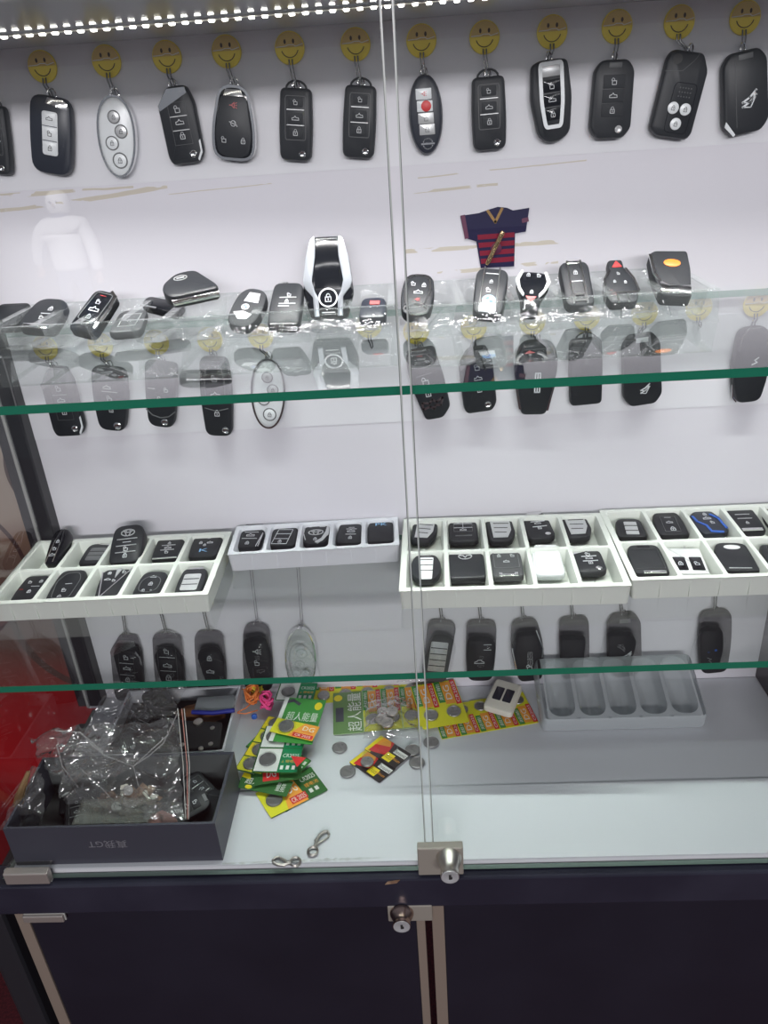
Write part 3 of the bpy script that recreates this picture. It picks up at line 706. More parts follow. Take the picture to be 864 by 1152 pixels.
def row(G, items):
    for ki, it in enumerate(items):
        hpx, top, bot, w, label, style = it[:6]
        t = it[6] if len(it) > 6 else .013
        k = Key('car_key', label, G[0], top, bot, w, Vector((0, YB-.0125, 0)), NB, t, 'car key')
        k.r.location.y = YB-.0035
        style(k)
        if hpx:
            k.ring(tilt=.75, rr=.0060); hook(hpx[0], hpx[1], top, 'yellow smiley hook holding the '+HN[G[1]][ki]+' in the '+G[1]+' row', 'smiley hooks of the %s row' % G[1])
row(G1, [
 ((-22, 82), (-10, 118), (-2, 196), 34, 'black key cut off by the left picture edge on the top row', lambda k: st_vw(k)),
 ((48, 75), (57, 108), (59, 196), 48, 'black smart key with a silver three-button plate on the top row', lambda k: st_smart(k, 'wsil', 3, .92, .92, .28, .30, 'chr', 'navy', ('trunk','unlock','lock'), .36, .06, .56)),
 ((120, 69), (128, 107), (136, 199), 42, 'white oval remote with four round buttons on the top row', lambda k: st_oval(k), .012),
 ((188, 64), (194, 97), (212, 184), 41, 'black flip key with chrome corner and silver foot on the top row', lambda k: st_corner(k)),
 ((255, 58), (263, 96), (264, 180), 48, 'black shield shaped key with chrome sides and red horn button, top row', st_caddy),
 ((326, 54), (333, 99), (333, 181), 38, 'black flip key straight beside the shield shaped key on the top row', lambda k: st_vw(k)),
 ((400, 50), (406, 96), (403, 178), 38, 'black flip key leaning left beside the door seam on the top row', lambda k: st_vw(k)),
 ((474, 46), (477, 83), (481, 174), 38, 'slim oval key with silver, red and grey stacked buttons on the top row', st_nissan, .011),
 ((545, 42), (549, 86), (551, 169), 39, 'black flip key between the slim oval key and the silver framed key', lambda k: st_vw(k)),
 ((621, 36), (618, 67), (622, 160), 46, 'black key with a big silver frame around three buttons on the top row', lambda k: st_bezel(k, 'blk', 'wsil')),
 ((694, 30), (692, 67), (685, 156), 46, 'black eight-sided flip key with three square buttons on the top row', lambda k: st_oct(k)),
 ((764, 25), (777, 58), (752, 155), 48, 'tilted black key with three round silver buttons on the top row', st_honda),
 ((838, 20), (837, 57), (839, 150), 50, 'back of a black eight-sided key with silver double arrow mark, top row', lambda k: (st_oct(k, False, ('chevrons', .12, -.22, .17, 'wsil')), k.plate('metal_edge', k.P([(-.98,-.72),(-.92,-.60),(-.55,-.96),(-.62,-1.0)]), 'wsil', .0003), k.lines('parting_line', [[(-.45,.78),(-.45,-.8)]], .0006, 'dgry', .0002))),
])
row(G2, [
 ((51, 391), (60, 413), (80, 490), 37, 'dark flip key with a chrome top corner, leftmost on the middle row', lambda k: st_corner(k)),
 ((113, 388), (122, 413), (127, 484), 40, 'dark flip key with round shoulders and tapered foot on the middle row', lambda k: st_icons(k, [('trunk',-.1,.40,.10),('unlock',0,.05,.10),('lock',.05,-.3,.09)], .95, .72, .25, .25, lines=([(-.4,.27),(.45,.27)],), piv=(.35,-.80,.10))),
 ((176, 385), (181, 407), (182, 480), 36, 'dark flip key with an arched silver swoosh, third on the middle row', lambda k: (st_icons(k, [('dash',-.55,.20,.10),('unlock',.35,.20,.09),('lock',-.1,-.1,.10)], .98, .80, .18, .30, piv=(.25,-.80,.10)), k.lines('chrome_swoosh', [[(-.3,.92),(0,.70),(.4,.66),(.95,.88)]], .0022, 'chr'), k.lines('grey_arc', [[(-.9,-.45),(-.5,-.62),(0,-.68),(.5,-.62),(.9,-.45)]], .0010, 'gry'))),
 ((236, 382), (240, 402), (247, 490), 37, 'narrow black key with chrome inner frame beside the middle row oval remote', lambda k: (k.body(k.trap(.82,.80,.2,.25,1.0,.1),'blk'), k.frm(k.P(rpoly([(-.60,-.10),(.60,-.10),(.66,.45),(.45,.84),(-.45,.84),(-.66,.45)], .2)), .0016, 'chr'), k.ic('unlock',0,.50,.12), k.ic('trunk',0,.08,.14), k.ic('lock',0,-.38,.12), k.lines('grey_arc',[[(-.7,-.25),(0,-.33),(.7,-.25)]],.0008,'gry'), k.pivot(.45,-.82,.10))),
 ((293, 378), (302, 403), (302, 481), 38, 'white oval remote with four round buttons on the middle row', lambda k: st_oval(k), .012),
 ((468, 373), (473, 392), (490, 471), 40, 'dark tilted key with chrome ring head and bow mark, middle row', lambda k: (k.body(rpoly(k.P([(-.55,-.98),(.45,-1),(.98,-.72),(.95,.1),(.75,.98),(-.8,1),(-.95,.6),(-.95,0)]),.005),'blk'), k.frm(k.P(rpoly([(-.80,.55),(.50,.62),(.62,.92),(-.70,.92)],.2)),.0030,'chr',.001,'chrome_head'), k.lines('button_frame',[[(-.55,.28),(.30,.32)],[(-.5,-.05),(.35,0)]],.0010,'gry'), k.ic('unlock',-.1,.12,.14), k.ic('lock',-.1,-.22,.12), k.emb('bow',.05,-.55,.30))),
 ((533, 368), (533, 391), (541, 463), 38, 'dark flip key with a thin slanted chrome line on the middle row', lambda k: (st_corner(k, bars=False, foot=False), k.lines('chrome_line',[[(-.9,.42),(.60,.98)]],.0016,'chr',.0012))),
 ((599, 362), (605, 383), (600, 466), 50, 'wide dark key with chrome shoulders and long cross mark, middle row', lambda k: (k.body(k.trap(.72,.56,.25,.12,1.0,.35),'blk'), k.lines('chrome_edge',[[(-.94,.15),(-.82,.60),(-.58,.90)],[(.58,.90),(.82,.62),(.88,.48)],[(-.90,-.10),(-.66,-.80)],[(.84,-.10),(.60,-.85)]],.0022,'chr'), k.emb('cross',.08,-.10,.17,'wsil'), k.lines('parting_line',[[(-.6,.78),(.6,.82)]],.0006,'gry'))),
 ((660, 357), (659, 381), (659, 455), 37, 'plain dark key back with faint animal mark on the middle row', lambda k: (st_back(k, ('lion',.0,.35,.10,'gry'), .95,.95,.2,.15, None), k.loop(m='chr'))),
 ((725, 352), (721, 376), (723, 455), 43, 'dark eight-sided key with silver arrow mark near its foot, middle row', lambda k: (st_oct(k, False, ('chevrons',.1,-.55,.13,'wsil'), 'wsil'),)),
 ((851, 342), (848, 368), (841, 452), 42, 'rightmost middle row key, dark with wire head arch and blue spot', lambda k: (k.body(k.trap(.80,.62,.3,.2,1.0,-.2),'blk'), k.lines('chrome_arch',[[(-.72,.45),(-.62,.82),(-.3,.98),(.3,.98),(.62,.82),(.7,.5)]],.0016,'chr'), k.emb('slash',.15,.12,.16,'wsil'), k.plate('blue_dot',ell(0,-.18*k.h/2,.0018,.0018,10),'blue'), k.lines('metal_edge',[[(-.96,-.45),(-.90,-.80),(-.72,-.92)]],.0012,'chr'))),
])
hook(786, 346, (789, 366), 'empty yellow smiley hook behind the right end of the clear key tray', 'smiley hooks of the middle row')
hook(415, 366, (418, 390), 'empty smiley hook below the red buttoned key left of the door seam', 'smiley hooks of the middle row')
row(G3, [
 ((137, 680), (140, 716), (146, 788), 34, 'shadowed black key hanging left, above the white box of parts', lambda k: st_corner(k)),
 ((180, 678), (187, 716), (193, 788), 34, 'shadowed black key, second from the left hanging above the plastic bag', lambda k: st_vw(k)),
 ((228, 675), (234, 712), (240, 786), 34, 'shadowed black key hanging just left of the tall dark key in the bottom row', lambda k: st_icons(k, [('lock',0,.3,.12),('trunk',0,-.1,.12)], .9,.9,.3,.3)),
 ((281, 626), (288, 703), (291, 776), 34, 'tall dark key hanging directly above the pink and orange cords', lambda k: st_icons(k, [('horn',0,.25,.16),('unlock',0,-.1,.12)], .8,.95,.35,.3)),
 ((334, 622), (338, 706), (339, 776), 34, 'clear egg shaped key cover with a chrome rim hanging above the green battery cards', lambda k: (k.body(ell(0,0,k.w/2,k.h/2,36,2.1,-.05),'acryl',.004), k.rimring('chr',.0012), k.rbtn(0,.35,.16,'petgrey'), k.rbtn(-.3,-.4,.13,'petgrey'), k.rbtn(.3,-.4,.13,'petgrey'))),
 ((494, 662), (498, 700), (488, 766), 35, 'shadowed grey key with bright slatted buttons hanging right of the door seam', lambda k: (k.body(k.trap(.9,.8,.3,.25),'dgry'), k.plate('button_plate', rrect(0,-.1*k.h/2,.55*k.w,.5*k.h,.002),'sil'), k.lines('divider',[[(-.5,v),(.5,v)] for v in (.2,.0,-.2,-.4)],.0012,'iconblk',.001))),
 ((538, 660), (542, 700), (540, 765), 34, 'shadowed black key hanging above the cream remote', lambda k: st_icons(k, [('dash',.4,.3,.12),('dash',.4,.12,.12),('car',-.1,-.3,.16)], .95,.85,.25,.3)),
 ((586, 658), (590, 698), (597, 765), 38, 'shadowed dark key with chrome flanks hanging left of the frosted blister tray', lambda k: (k.body(k.trap(.7,.7,.25,.2,1,.1),'blk'), k.lines('chrome_edge',[[(-.9,.2),(-.75,-.75)],[(.6,.7),(.9,.1),(.8,-.2)]],.0014,'chr'), k.ic('unlock',0,-.5,.12))),
 ((642, 655), (646, 696), (647, 762), 33, 'plain shadowed key hanging behind the left end of the frosted blister tray', lambda k: st_back(k, None, .95,.95,.25,.2,None)),
 ((697, 653), (702, 692), (703, 760), 38, 'shadowed eight-sided key hanging behind the middle of the frosted blister tray', lambda k: st_oct(k, False, ('chevrons',.1,-.3,.14,'wsil'))),
 ((806, 648), (806, 688), (803, 756), 36, 'shadowed key with a small blue spot, rightmost hanging above the frosted blister tray', lambda k: (st_back(k, None, .9,.8,.3,.25,None), k.plate('blue_dot',ell(0,-.2*k.h/2,.0018,.0018,10),'blue'))),
])

# jersey shaped hook -----------------------------------------------------------
def jersey():
    A = pick(556, 298, ('y', YB)); sc = lambda x, y: pick(x, y, ('y', YB))
    o = frame(pick(556, 270, ('y', YB-.0003)), Vector((1, 0, 0)), Vector((0, 0, 1)), NB); r = tag(empty('jersey_hook', o), 'shirt shaped hook, navy above with red stripes and a gold collar', 'hook')
    inv = o.inverted()
    def L(pts): return [tuple((inv @ sc(x, y))[:2]) for x, y in pts]
    outl = [(541, 301), (536, 271), (523, 267), (518, 243), (539, 240), (550, 236), (560, 233), (570, 234), (577, 237), (595, 234), (591, 260), (579, 262), (578, 299)]
    mb = MB(); slab(mb, L(outl), 0, .0016, .0004, 'jnavy')
    for y0 in (264, 273, 282, 291):
        q = L([(537.5+(y0-264)*.13, y0+5.5), (537+(y0-264)*.13, y0), (578.5, y0-3), (578.5, y0+2.5)])
        loops(mb, [[(x, y, .0016) for x, y in reversed(q)], [(x, y, .0018) for x, y in reversed(q)]], 'jred')
    for q in ([(518.5, 244), (523, 266), (526.5, 267), (523, 243)], [(590, 235), (594.5, 234.5), (591, 259), (587, 260.5)]):
        q = L(q); ribbon(mb, [((q[0][0]+q[3][0])/2, (q[0][1]+q[3][1])/2), ((q[1][0]+q[2][0])/2, (q[1][1]+q[2][1])/2)], .0045, .0014, .0018, 'jmar')
    mb.build('shirt_plate', r, 30)
    mb = MB(); ribbon(mb, L([(548.5, 237), (557, 249.5), (564.5, 234.5)]), .0028, .0014, .0021, 'jyel'); mb.build('collar', r)
    p = L([(547, 297), (565, 259)]); mb = MB()
    a, b = Vector((p[0][0], p[0][1], .004)), Vector((p[1][0], p[1][1], .008))
    pts = [a.lerp(b, i/12) for i in range(13)]; tube(mb, pts, [.0016]+[.0026]*10+[.0030, .0022], 'gold', 10); mb.build('hook_lever', r, 50)
    mb = MB(); c = (a+b)/2; lathe(mb, [(.006, .0016), (.006, .003), (.003, .0042)], 'jmar', 16, Matrix.Translation((c.x+.002, c.y-.001, 0))); mb.build('lever_base', r, 40)
jersey()

# ------------------------------------------------------------------ trays
def rect_from(FL, FR, BR, BL, z):
    a, b, c, d = [pick(*p, ('z', z)) for p in (FL, FR, BR, BL)]
    x = ((b-a)+(c-d)).normalized(); y = Vector((-x.y, x.x, 0)); w = ((b-a).dot(x)+(c-d).dot(x))/2; dp = ((d-a).dot(y)+(c-b).dot(y))/2
    o = (a+b+c+d)/4-x*w/2-y*dp/2
    return o, x, y, w, dp
def white_tray(FL, FR, BR, BL, zs, nx, ny, label, ht=.024, m='tray', rim=.0075, sh=0):
    o, x, y, w, dp = rect_from(FL, FR, BR, BL, zs+ht); o.z = zs+.0002; o += x*sh
    bk = YB-(.022 if 'left end of' in label else .006); e_ = o.y+max(0, x.y*w)+y.y*dp-bk
    if 'left end of' in label: dp -= max(0, e_)
    elif o.y+y.y*dp > YB-.008: o.y -= (o.y+y.y*dp)-(YB-.008)
    r = tag(empty('key_tray', frame(o, x, y, Vector((0, 0, 1)))), label, 'tray', 'white key trays on the lower shelf')
    mb = MB(); f = .0022; outer = rrect(w/2, dp/2, w, dp, .006, 3)
    loops(mb, [[(px, py, 0) for px, py in off(outer, .0025)], [(px, py, ht-.003) for px, py in off(outer, .0006)], [(px, py, ht) for px, py in outer]], m, None, True, False)
    cw = (w-rim*(2)-(nx-1)*.0045)/nx; ch = (dp-2*rim-(ny-1)*.0045)/ny; cells = []
    # top face built from strips between the pockets
    def flat(x0, y0, x1, y1): mb.add([(x0, y0, ht), (x1, y0, ht), (x1, y1, ht), (x0, y1, ht)], [(0, 1, 2, 3)], m)
    flat(.0006, .0006, w-.0006, rim); flat(.0006, dp-rim, w-.0006, dp-.0006)
    for j in range(ny):
        y0 = rim+j*(ch+.0045); y1 = y0+ch
        flat(.0006, y0, rim, y1); flat(w-rim, y0, w-.0006, y1)
        if j: flat(.0006, y0-.0045, w-.0006, y0)
        for i in range(nx):
            x0 = rim+i*(cw+.0045); x1 = x0+cw
            if i: flat(x0-.0045, y0, x0, y1)
            rr = rrect((x0+x1)/2, (y0+y1)/2, cw, ch, .003 if ny > 1 else .008, 4)
            loops(mb, [[(a, b, ht) for a, b in rr], [(a, b, ht-.002) for a, b in off(rr, .0008)], [(a, b, .003) for a, b in off(rr, .003)]], m, None, False, True)
            # fill between square opening and rounded pocket
            sq = [(x0, y0), (x1, y0), (x1, y1), (x0, y1)]
            n4 = len(rr)//4
            for q in range(4):
                seg = rr[q*n4:(q+1)*n4]; vs = [(sq[q][0], sq[q][1], ht)]+[(a, b, ht) for a, b in seg]
                mb.add(vs, [(0, k+1, k) for k in range(1, len(seg))], m)
            cells.append(((x0+x1)/2, (y0+y1)/2, cw, ch))
    # moulded ribs on the outer front and side faces
    body = mb.build('tray_body', r, 40)
    rb = MB(); n = int(w/.028)
    for i in range(1, n):
        xx = w*i/n; rb.box((xx-.0007, .0002, .002), (xx+.0007, .003, ht-.004), m)
    rb.build('moulded_rib', r)
    return r, o, x, y, w, dp
white_tray((-20, 680), (240, 670), (259, 591), (50, 603), Z2, 5, 2, 'white ten-pocket tray of keys at the left end of the lower shelf')
white_tray((256, 621), (449, 609), (449, 578), (268, 588), Z2, 5, 1, 'small white five-pocket tray of keys pushed to the back wall', .024, 'tray2', .006)
white_tray((448, 655), (706, 647), (672, 569), (454, 575), Z2, 5, 2, 'white ten-pocket tray of keys just right of the door seam')
TD = white_tray((707, 649), (966, 641), (912, 561), (673, 571), Z2, 5, 2, 'white ten-pocket tray of keys at the right end of the lower shelf', .0245)

TN = Vector((0, -.10, 1)).normalized()
def tk(items, grp, zs=Z2, lift=.0035, tn=TN, dz0=.010, name='car_key'):
    for it in items:
        top, bot, w, label, style = it[:5]; t = it[5] if len(it) > 5 else .011
        dz = it[7] if len(it) > 7 else dz0
        B = pick(bot[0], bot[1], ('z', zs+dz+t*.5)); n = it[6] if len(it) > 6 else tn
        k = Key(name, label, grp, top, bot, w, B, n, t, 'car key'); k.r.location.z -= (t*.5+dz-lift-.002) if len(it) <= 7 else 0
        style(k)
GA = 'keys in the left white tray'
tk([
 ((74, 594), (60, 634), 21, 'slim curved black key with chrome stripe standing in the left tray', lambda k: (k.body(k.trap(.85,.8,.4,.35,1,.2),'gloss'), k.lines('chrome_line',[[(-.55,-.95),(-.35,.2),(0,.92)],[(.25,-.9),(.4,.3),(.3,.9)]],.0012,'chr'), k.ic('lock',.0,.25,.14), k.ic('unlock',-.08,-.15,.14), k.ic('trunk',-.12,-.5,.16)), .016, Vector((-.1,-.35,1))),
 ((116, 611), (102, 634), 32, 'black key with three grey bar buttons in the left tray back row', lambda k: st_smart(k, 'gry', 3, .92,.95,.3,.2,'chr','blk',(None,),.56,-.1,.60)),
 ((148, 589), (142, 632), 37, 'large black key with a silver ellipse mark standing up in the left tray', lambda k: (st_icons(k, [('dash',0,.06,.12),('unlock',0,-.28,.10),('lock',0,-.62,.10)], .90,.95,.32,.25, lines=([(-.6,.22),(.6,.22)],[(-.6,-.12),(.6,-.12)],[(-.6,-.46),(.6,-.46)])), k.emb('ellipses',0,.55,.20,'sil')), .018, Vector((0,-.45,1))),
 ((194, 603), (185, 629), 33, 'black key with small white lines in the left tray back row', lambda k: (st_icons(k, [('lock',0,.35,.08),('trunk',0,-.05,.11),('unlock',0,-.42,.09)], .92,.95,.3,.2, lines=([(-.45,.15),(.45,.15)],[(-.45,-.25),(.45,-.25)])), k.plate('metal_cap',k.P([(-.3,.86),(.3,.86),(.2,.97),(-.2,.97)]),'chr',.0003), k.lines('metal_edge',[[(-.8,-.93),(.8,-.93)]],.0010,'chr'))),
 ((236, 600), (227, 627), 35, 'black key with blue sticker in the left tray back right pocket', lambda k: (st_icons(k, [('unlock',.1,.62,.08),('lock',-.35,.2,.08),('trunk',.25,.18,.09),('lock',-.05,0,.07)], .95,.90,.22,.2), k.txt('K', 0,-.45,.28,.0065,'lblue','sticker_print'))),
 ((45, 647), (25, 677), 33, 'black key with scattered white icons in the left tray front left pocket', lambda k: st_icons(k, [('unlock',-.3,.45,.09),('lock',.45,.5,.09),('dash',.25,.12,.14),('lock',.05,-.25,.10),('dash',-.6,-.1,.06,'red')], .85,.95,.2,.2)),
 ((85, 640), (66, 677), 36, 'black key with long framed face in the left tray front row', lambda k: (st_icons(k, [('dash',.1,.05,.10),('unlock',.0,-.32,.10),('lock',-.1,-.70,.10)], .80,.95,.30,.2), k.frm(k.P(rpoly([(-.6,-.8),(.55,-.8),(.75,.3),(.5,.72),(-.35,.72),(-.75,.2)],.2)),.0007,'gry'))),
 ((134, 640), (118, 674), 35, 'black key with a chrome V in the front row of the left tray', lambda k: (k.body(rpoly(k.P([(-.75,-1),(.55,-1),(.95,0),(1,.8),(.7,1),(-.75,1),(-1,.8),(-.95,0)]),.003),'blk'), k.lines('chrome_vee',[[(-.92,.75),(-.40,-.92),(.95,.95)]],.0015,'chr',.0010), k.plate('chrome_tip',k.P([(-.05,.95),(.30,.95),(.05,.35)]),'sil',.0008), k.ic('lock',-.45,.72,.09), k.ic('unlock',.5,.75,.09), k.ic('car',-.40,.28,.10), k.ic('unlock',.05,.2,.08))),
 ((177, 642), (162, 671), 33, 'rounded black key with two icons in the front row of the left tray', lambda k: (st_icons(k, [('trunk',0,.5,.10),('lock',.05,-.05,.11),('lock',-.25,-.55,.09),('unlock',.3,-.55,.05)], .88,.95,.35,.25), k.frm(k.P(ell(0,-.1,.7,.62,20,2.6)),.0008,'gry'))),
 ((221, 638), (210, 668), 32, 'black silver-buttoned key with chrome head in the left tray', lambda k: (st_smart(k,'sil',3,.85,.95,.3,.2,None,'blk',(None,),.60,-.15,.60), k.plate('metal_cap',k.P([(-.62,.78),(.62,.78),(.55,.94),(-.55,.94)]),'chr',.0008))),
], GA)
GB = 'keys in the small white tray'
tk([
 ((288, 588), (277, 616), 28, 'black key with two white lines, leftmost in the small white tray', lambda k: (st_icons(k,[('unlock',0,.45,.12),('trunk',0,-.05,.16),('lock',-.05,-.65,.12)],.90,.95,.25,.2,lines=([(-.55,.18),(.55,.18)],[(-.6,-.32),(.6,-.32)])), k.lines('chrome_line',[[(.75,-.9),(.95,.1),(.92,-.9)]],.0010,'chr'))),
 ((323, 591), (315, 614), 34, 'black key with a white outlined button panel in the small white tray', lambda k: (k.body(k.trap(.85,.98,.25,.15),'blk'), k.frm(k.P([(-.62,-.85),(.40,-.85),(.55,.55),(-.45,.55)]),.0009,'icon',.0004,'button_frame'), k.lines('divider',[[(-.5,.12),(.5,.12)],[(-.55,-.35),(.45,-.35)]],.0008,'icon',.0004), k.ic('lock',-.1,-.6,.09))),
 ((357, 588), (354, 612), 31, 'black key with silver crescent in the middle of the small white tray', lambda k: (k.body(ell(0,0,k.w/2,k.h/2,28,2.8),'blk'), k.part('silver_crescent',lambda q: slab(q, k.P([(.98,.5),(.92,-.2),(.55,-.75),(.2,-.95),(.0,-.85),(.45,-.55),(.72,.05),(.80,.6)]), k.t-.001,k.t+.0009,.0003,'sil')), k.lines('silver_line',[[(-.85,.6),(-.9,0),(-.7,-.6)]],.0012,'sil'), k.emb('ellipses',0,.05,.26,'sil'), k.ic('lock',0,-.55,.10), k.ic('unlock',-.45,.65,.08), k.ic('trunk',.45,.6,.10))),
 ((397, 587), (393, 611), 32, 'black key with printed bars, second from right in the small tray', lambda k: st_icons(k,[('dash',0,.42,.10),('trunk',0,.08,.13),('lock',0,-.50,.10)],.92,.95,.25,.2,lines=([(-.35,.27),(.35,.27)],[(-.35,-.22),(.35,-.22)]))),
 ((429, 583), (429, 609), 31, 'plain black key with light blue letters, rightmost in the small white tray', lambda k: (st_back(k,None,.92,.98,.25,.12,None,'blk',False), k.txt('PK',0,.42,.42,.0060,'lblue','sticker_print'))),
], GB)
GC = 'keys in the white tray beside the door seam'
tk([
 ((480, 583), (474, 608), 30, 'key with slanted silver buttons behind the door seam', st_siltri),
 ((520, 583), (522, 608), 35, 'black key with printed boxes in the back row right of the seam', lambda k: (k.body(k.trap(.90,.95,.25,.2),'blk'), k.frm(k.P([(-.6,-.25),(.6,-.25),(.6,.85),(-.6,.85)]),.0007,'gry'), k.lines('divider',[[(-.6,.45),(.6,.45)],[(-.6,.1),(.6,.1)],[(0,.85),(0,.1)]],.0006,'icon',.0005), k.ic('lock',-.3,.62,.07), k.ic('unlock',.3,.62,.07), k.ic('trunk',0,-.08,.10), k.lines('panel_edge',[[(-.5,-.62),(.5,-.62)]],.0014,'gry'))),
 ((560, 581), (565, 608), 33, 'key with slanted silver buttons between the box printed key and the flip key', st_siltri),
 ((598, 576), (611, 605), 31, 'black flip key with a slanted head and two white lines, above the white key', lambda k: (st_corner(k, bars=False, foot=False), k.lines('chrome_line',[[(-.4,.20),(.6,.20)],[(-.4,-.18),(.6,-.18)]],.0008,'icon'))),
 ((642, 577), (653, 604), 33, 'key with slanted silver buttons in the pocket behind the small flip key', st_siltri),
 ((479, 622), (479, 652), 34, 'black round ended key with silver button column behind the door seam', lambda k: st_col(k,3,'wsil')),
 ((522, 617), (526, 650), 43, 'square plain black key with a silver winged mark', lambda k: (st_back(k,('wing',0,.42,.17,'sil'),.95,.98,.12,.08,None,'blk',False),)),
 ((567, 615), (572, 648), 36, 'charcoal key with a framed three-button face and chrome foot', lambda k: (st_icons(k,[('lock',-.42,.35,.09),('unlock',.42,.35,.09),('trunk',0,-.05,.09)],.92,.95,.25,.15,body='dgry'), k.frm(k.P(rpoly([(-.78,-.5),(.78,-.5),(.78,.72),(-.78,.72)],.15)),.0007,'gry'), k.plate('chrome_foot',k.P([(-.55,-.98),(.6,-.98),(.6,-.78),(.4,-.78),(.4,-.88),(-.35,-.88),(-.35,-.78),(-.55,-.78)]),'chr',.0004))),
 ((613, 613), (618, 646), 38, 'white key with a grey centre and small round mark', lambda k: (k.body(k.trap(.80,.95,.35,.25),'wsil'), k.part('white_face',lambda q: slab(q,k.P(rpoly([(-.75,-.62),(.82,-.62),(.70,.95),(-.68,.95)],.2)),k.t-.001,k.t+.0012,.0008,'wht')), k.emb('ellipses',0,.30,.18,'sil'), k.ic('lock',0,-.12,.08,'gry'))),
 ((657, 616), (667, 643), 34, 'small black flip key in the front pocket right of the white key', lambda k: (st_corner(k, bars=False, foot=False), k.lines('chrome_line',[[(-.4,.22),(.55,.22)],[(-.4,-.16),(.55,-.16)]],.0008,'icon'))),
], GC)
GD = 'keys in the white tray at the right end'
tk([
 ((706, 583), (712, 604), 33, 'black key with silver button block in the right tray back left pocket', lambda k: (k.body(k.trap(.88,.98,.3,.15),'blk'), k.plate('button_plate',rrect(.02*k.w,-.1*k.h/2,.42*k.w,.66*k.h,.001),'sil'), k.lines('divider',[[(-.42,.12),(.42,.12)],[(-.42,-.40),(.42,-.40)]],.0012,'iconblk',.001))),
 ((747, 575), (759, 602), 34, 'black key with framed icons beside the blue striped key', lambda k: (st_icons(k,[('dash',0,.42,.10),('trunk',0,.02,.10),('lock',.05,-.5,.13)],.80,.98,.3,.2), k.frm(k.P([(-.5,-.75),(.5,-.75),(.5,.5),(-.5,.5)]),.0006,'gry'))),
 ((789, 574), (805, 600), 34, 'black key edged with blue stripes in the right tray', lambda k: (k.body(rpoly(k.P([(-.8,-1),(.6,-1),(1,-.7),(.95,.3),(.6,.95),(-.5,1),(-.95,.7),(-1,-.5)]),.004),'navy'), k.lines('blue_stripe',[[(-.85,.45),(-.75,0),(-.30,-.35),(-.2,-.85),(.5,-.92)],[(.35,.55),(.70,.25),(.85,-.60)]],.0028,'blue',.0008), k.ic('lock',.0,.62,.09), k.ic('trunk',0,.25,.12), k.ic('unlock',.2,-.1,.09))),
 ((829, 571), (846, 597), 34, 'black key with faint white bars right of the blue striped key', lambda k: (st_icons(k,[('lock',0,-.35,.08)],.92,.95,.25,.15,lines=([(-.45,.35),(.45,.35)],[(-.45,.0),(.45,.0)])), k.plate('chrome_foot',k.P([(-.6,-.98),(.7,-.98),(.7,-.80),(-.6,-.80)]),'chr',.0005), k.plate('metal_cap',k.P([(-.6,.88),(-.2,.88),(-.2,.98),(-.6,.98)]),'chr',.0003))),
 ((868, 569), (886, 596), 35, 'back row key cut off by the right picture edge', lambda k: st_back(k,None)),
 ((722, 612), (734, 645), 40, 'plain black flip key with chrome foot left of the white square remote', lambda k: (st_back(k,None,.85,.95,.25,.15,None,'blk2',False), k.lines('panel_edge',[[(-.7,.62),(.7,.62),(.8,-.72),(-.75,-.72)]],.0007,'dgry'), k.plate('chrome_foot',k.P([(-.45,-.98),(.75,-.98),(.75,-.84),(-.45,-.84)]),'chr',.0005), k.plate('slot',k.P([(-.35,.75),(.35,.75),(.35,.9),(-.35,.9)]),'gloss',.0003))),
 ((767, 616), (778, 645), 41, 'white square remote with two dark buttons and wire ring', lambda k: (k.body(k.trap(.95,.98,.06,.06),'wht'), k.btn(-.42,-.30,.33,.50,'gloss','lock'), k.btn(.45,-.30,.33,.50,'gloss','unlock'), k.ring(.3,.98,.0075))),
 ((820, 610), (835, 642), 42, 'plain black key with a white oval badge in the right tray', lambda k: (st_back(k,None,.82,.95,.25,.15,None,'blk',False), k.plate('white_badge',ell(0,.62*k.h/2,.22*k.w,.10*k.w,20),'wht',.0006), k.lines('metal_edge',[[(-.6,-.85),(.5,-.85)]],.0010,'sil'))),
 ((872, 612), (887, 641), 40, 'front row key cut off by the right picture edge', lambda k: st_vw(k, loop=False)),
], GD)
# ------------------------------------------------------------------ clear blister trays on the upper shelf
def pet_tray(fl, fr, zs, ht, label, n, m='pet', yb=YB-.008):
    A = pick(*fl, ('z', zs)); B = pick(*fr, ('z', zs)); x = (B-A).normalized(); y = Vector((-x.y, x.x, 0)); w = (B-A).length
    dp = min(yb-A.y, yb-B.y); A.z = zs+.0003
    r = tag(empty('blister_tray', frame(A, x, y, Vector((0, 0, 1)))), label, 'tray', 'clear blister trays')
    mb = MB(); t = .0007; ins = .005
    # outer skirt
    o0 = rrect(w/2, dp/2, w, dp, .008, 3); o1 = off(o0, .0035)
    Z = lambda q, h: [(a, b, h) for a, b in q]
    loops(mb, [Z(o0, 0), Z(o0, .0008), Z(off(o0, .0015), .0012), Z(o1, ht-.001), Z(off(o1, .001), ht)], m, None, False, False)
    # pockets
    cw = (w-.014)/n
    for i in range(n):
        cx = .007+cw*(i+.5); rr = rrect(cx, dp/2, cw-.006, dp-.016, .010, 4)
        loops(mb, [Z(off(rr, -.002), ht), Z(rr, ht-.0015), Z(off(rr, .005), .006), Z(off(rr, .010), .0035)], m, None, False, True)
    mb.build('tray_shell', r, 50)
    tp = MB()
    for i in range(n+1):
        cx = .007+cw*i; tp.box((max(cx-.0045, .003), .006, ht-.0006), (min(cx+.0045, w-.003), dp-.006, ht), m)
    tp.box((.004, .0035, ht-.0006), (w-.004, .0085, ht), m); tp.box((.004, dp-.0085, ht-.0006), (w-.004, dp-.0035, ht), m)
    tp.build('flat_rim', r)
    return r
pet_tray((-14, 405), (450, 379), Z1, .030, 'long clear plastic tray with key pockets, left on the upper shelf', 9)
pet_tray((456, 382), (812, 362), Z1, .030, 'long clear key tray on the upper shelf right of the door seam', 6)
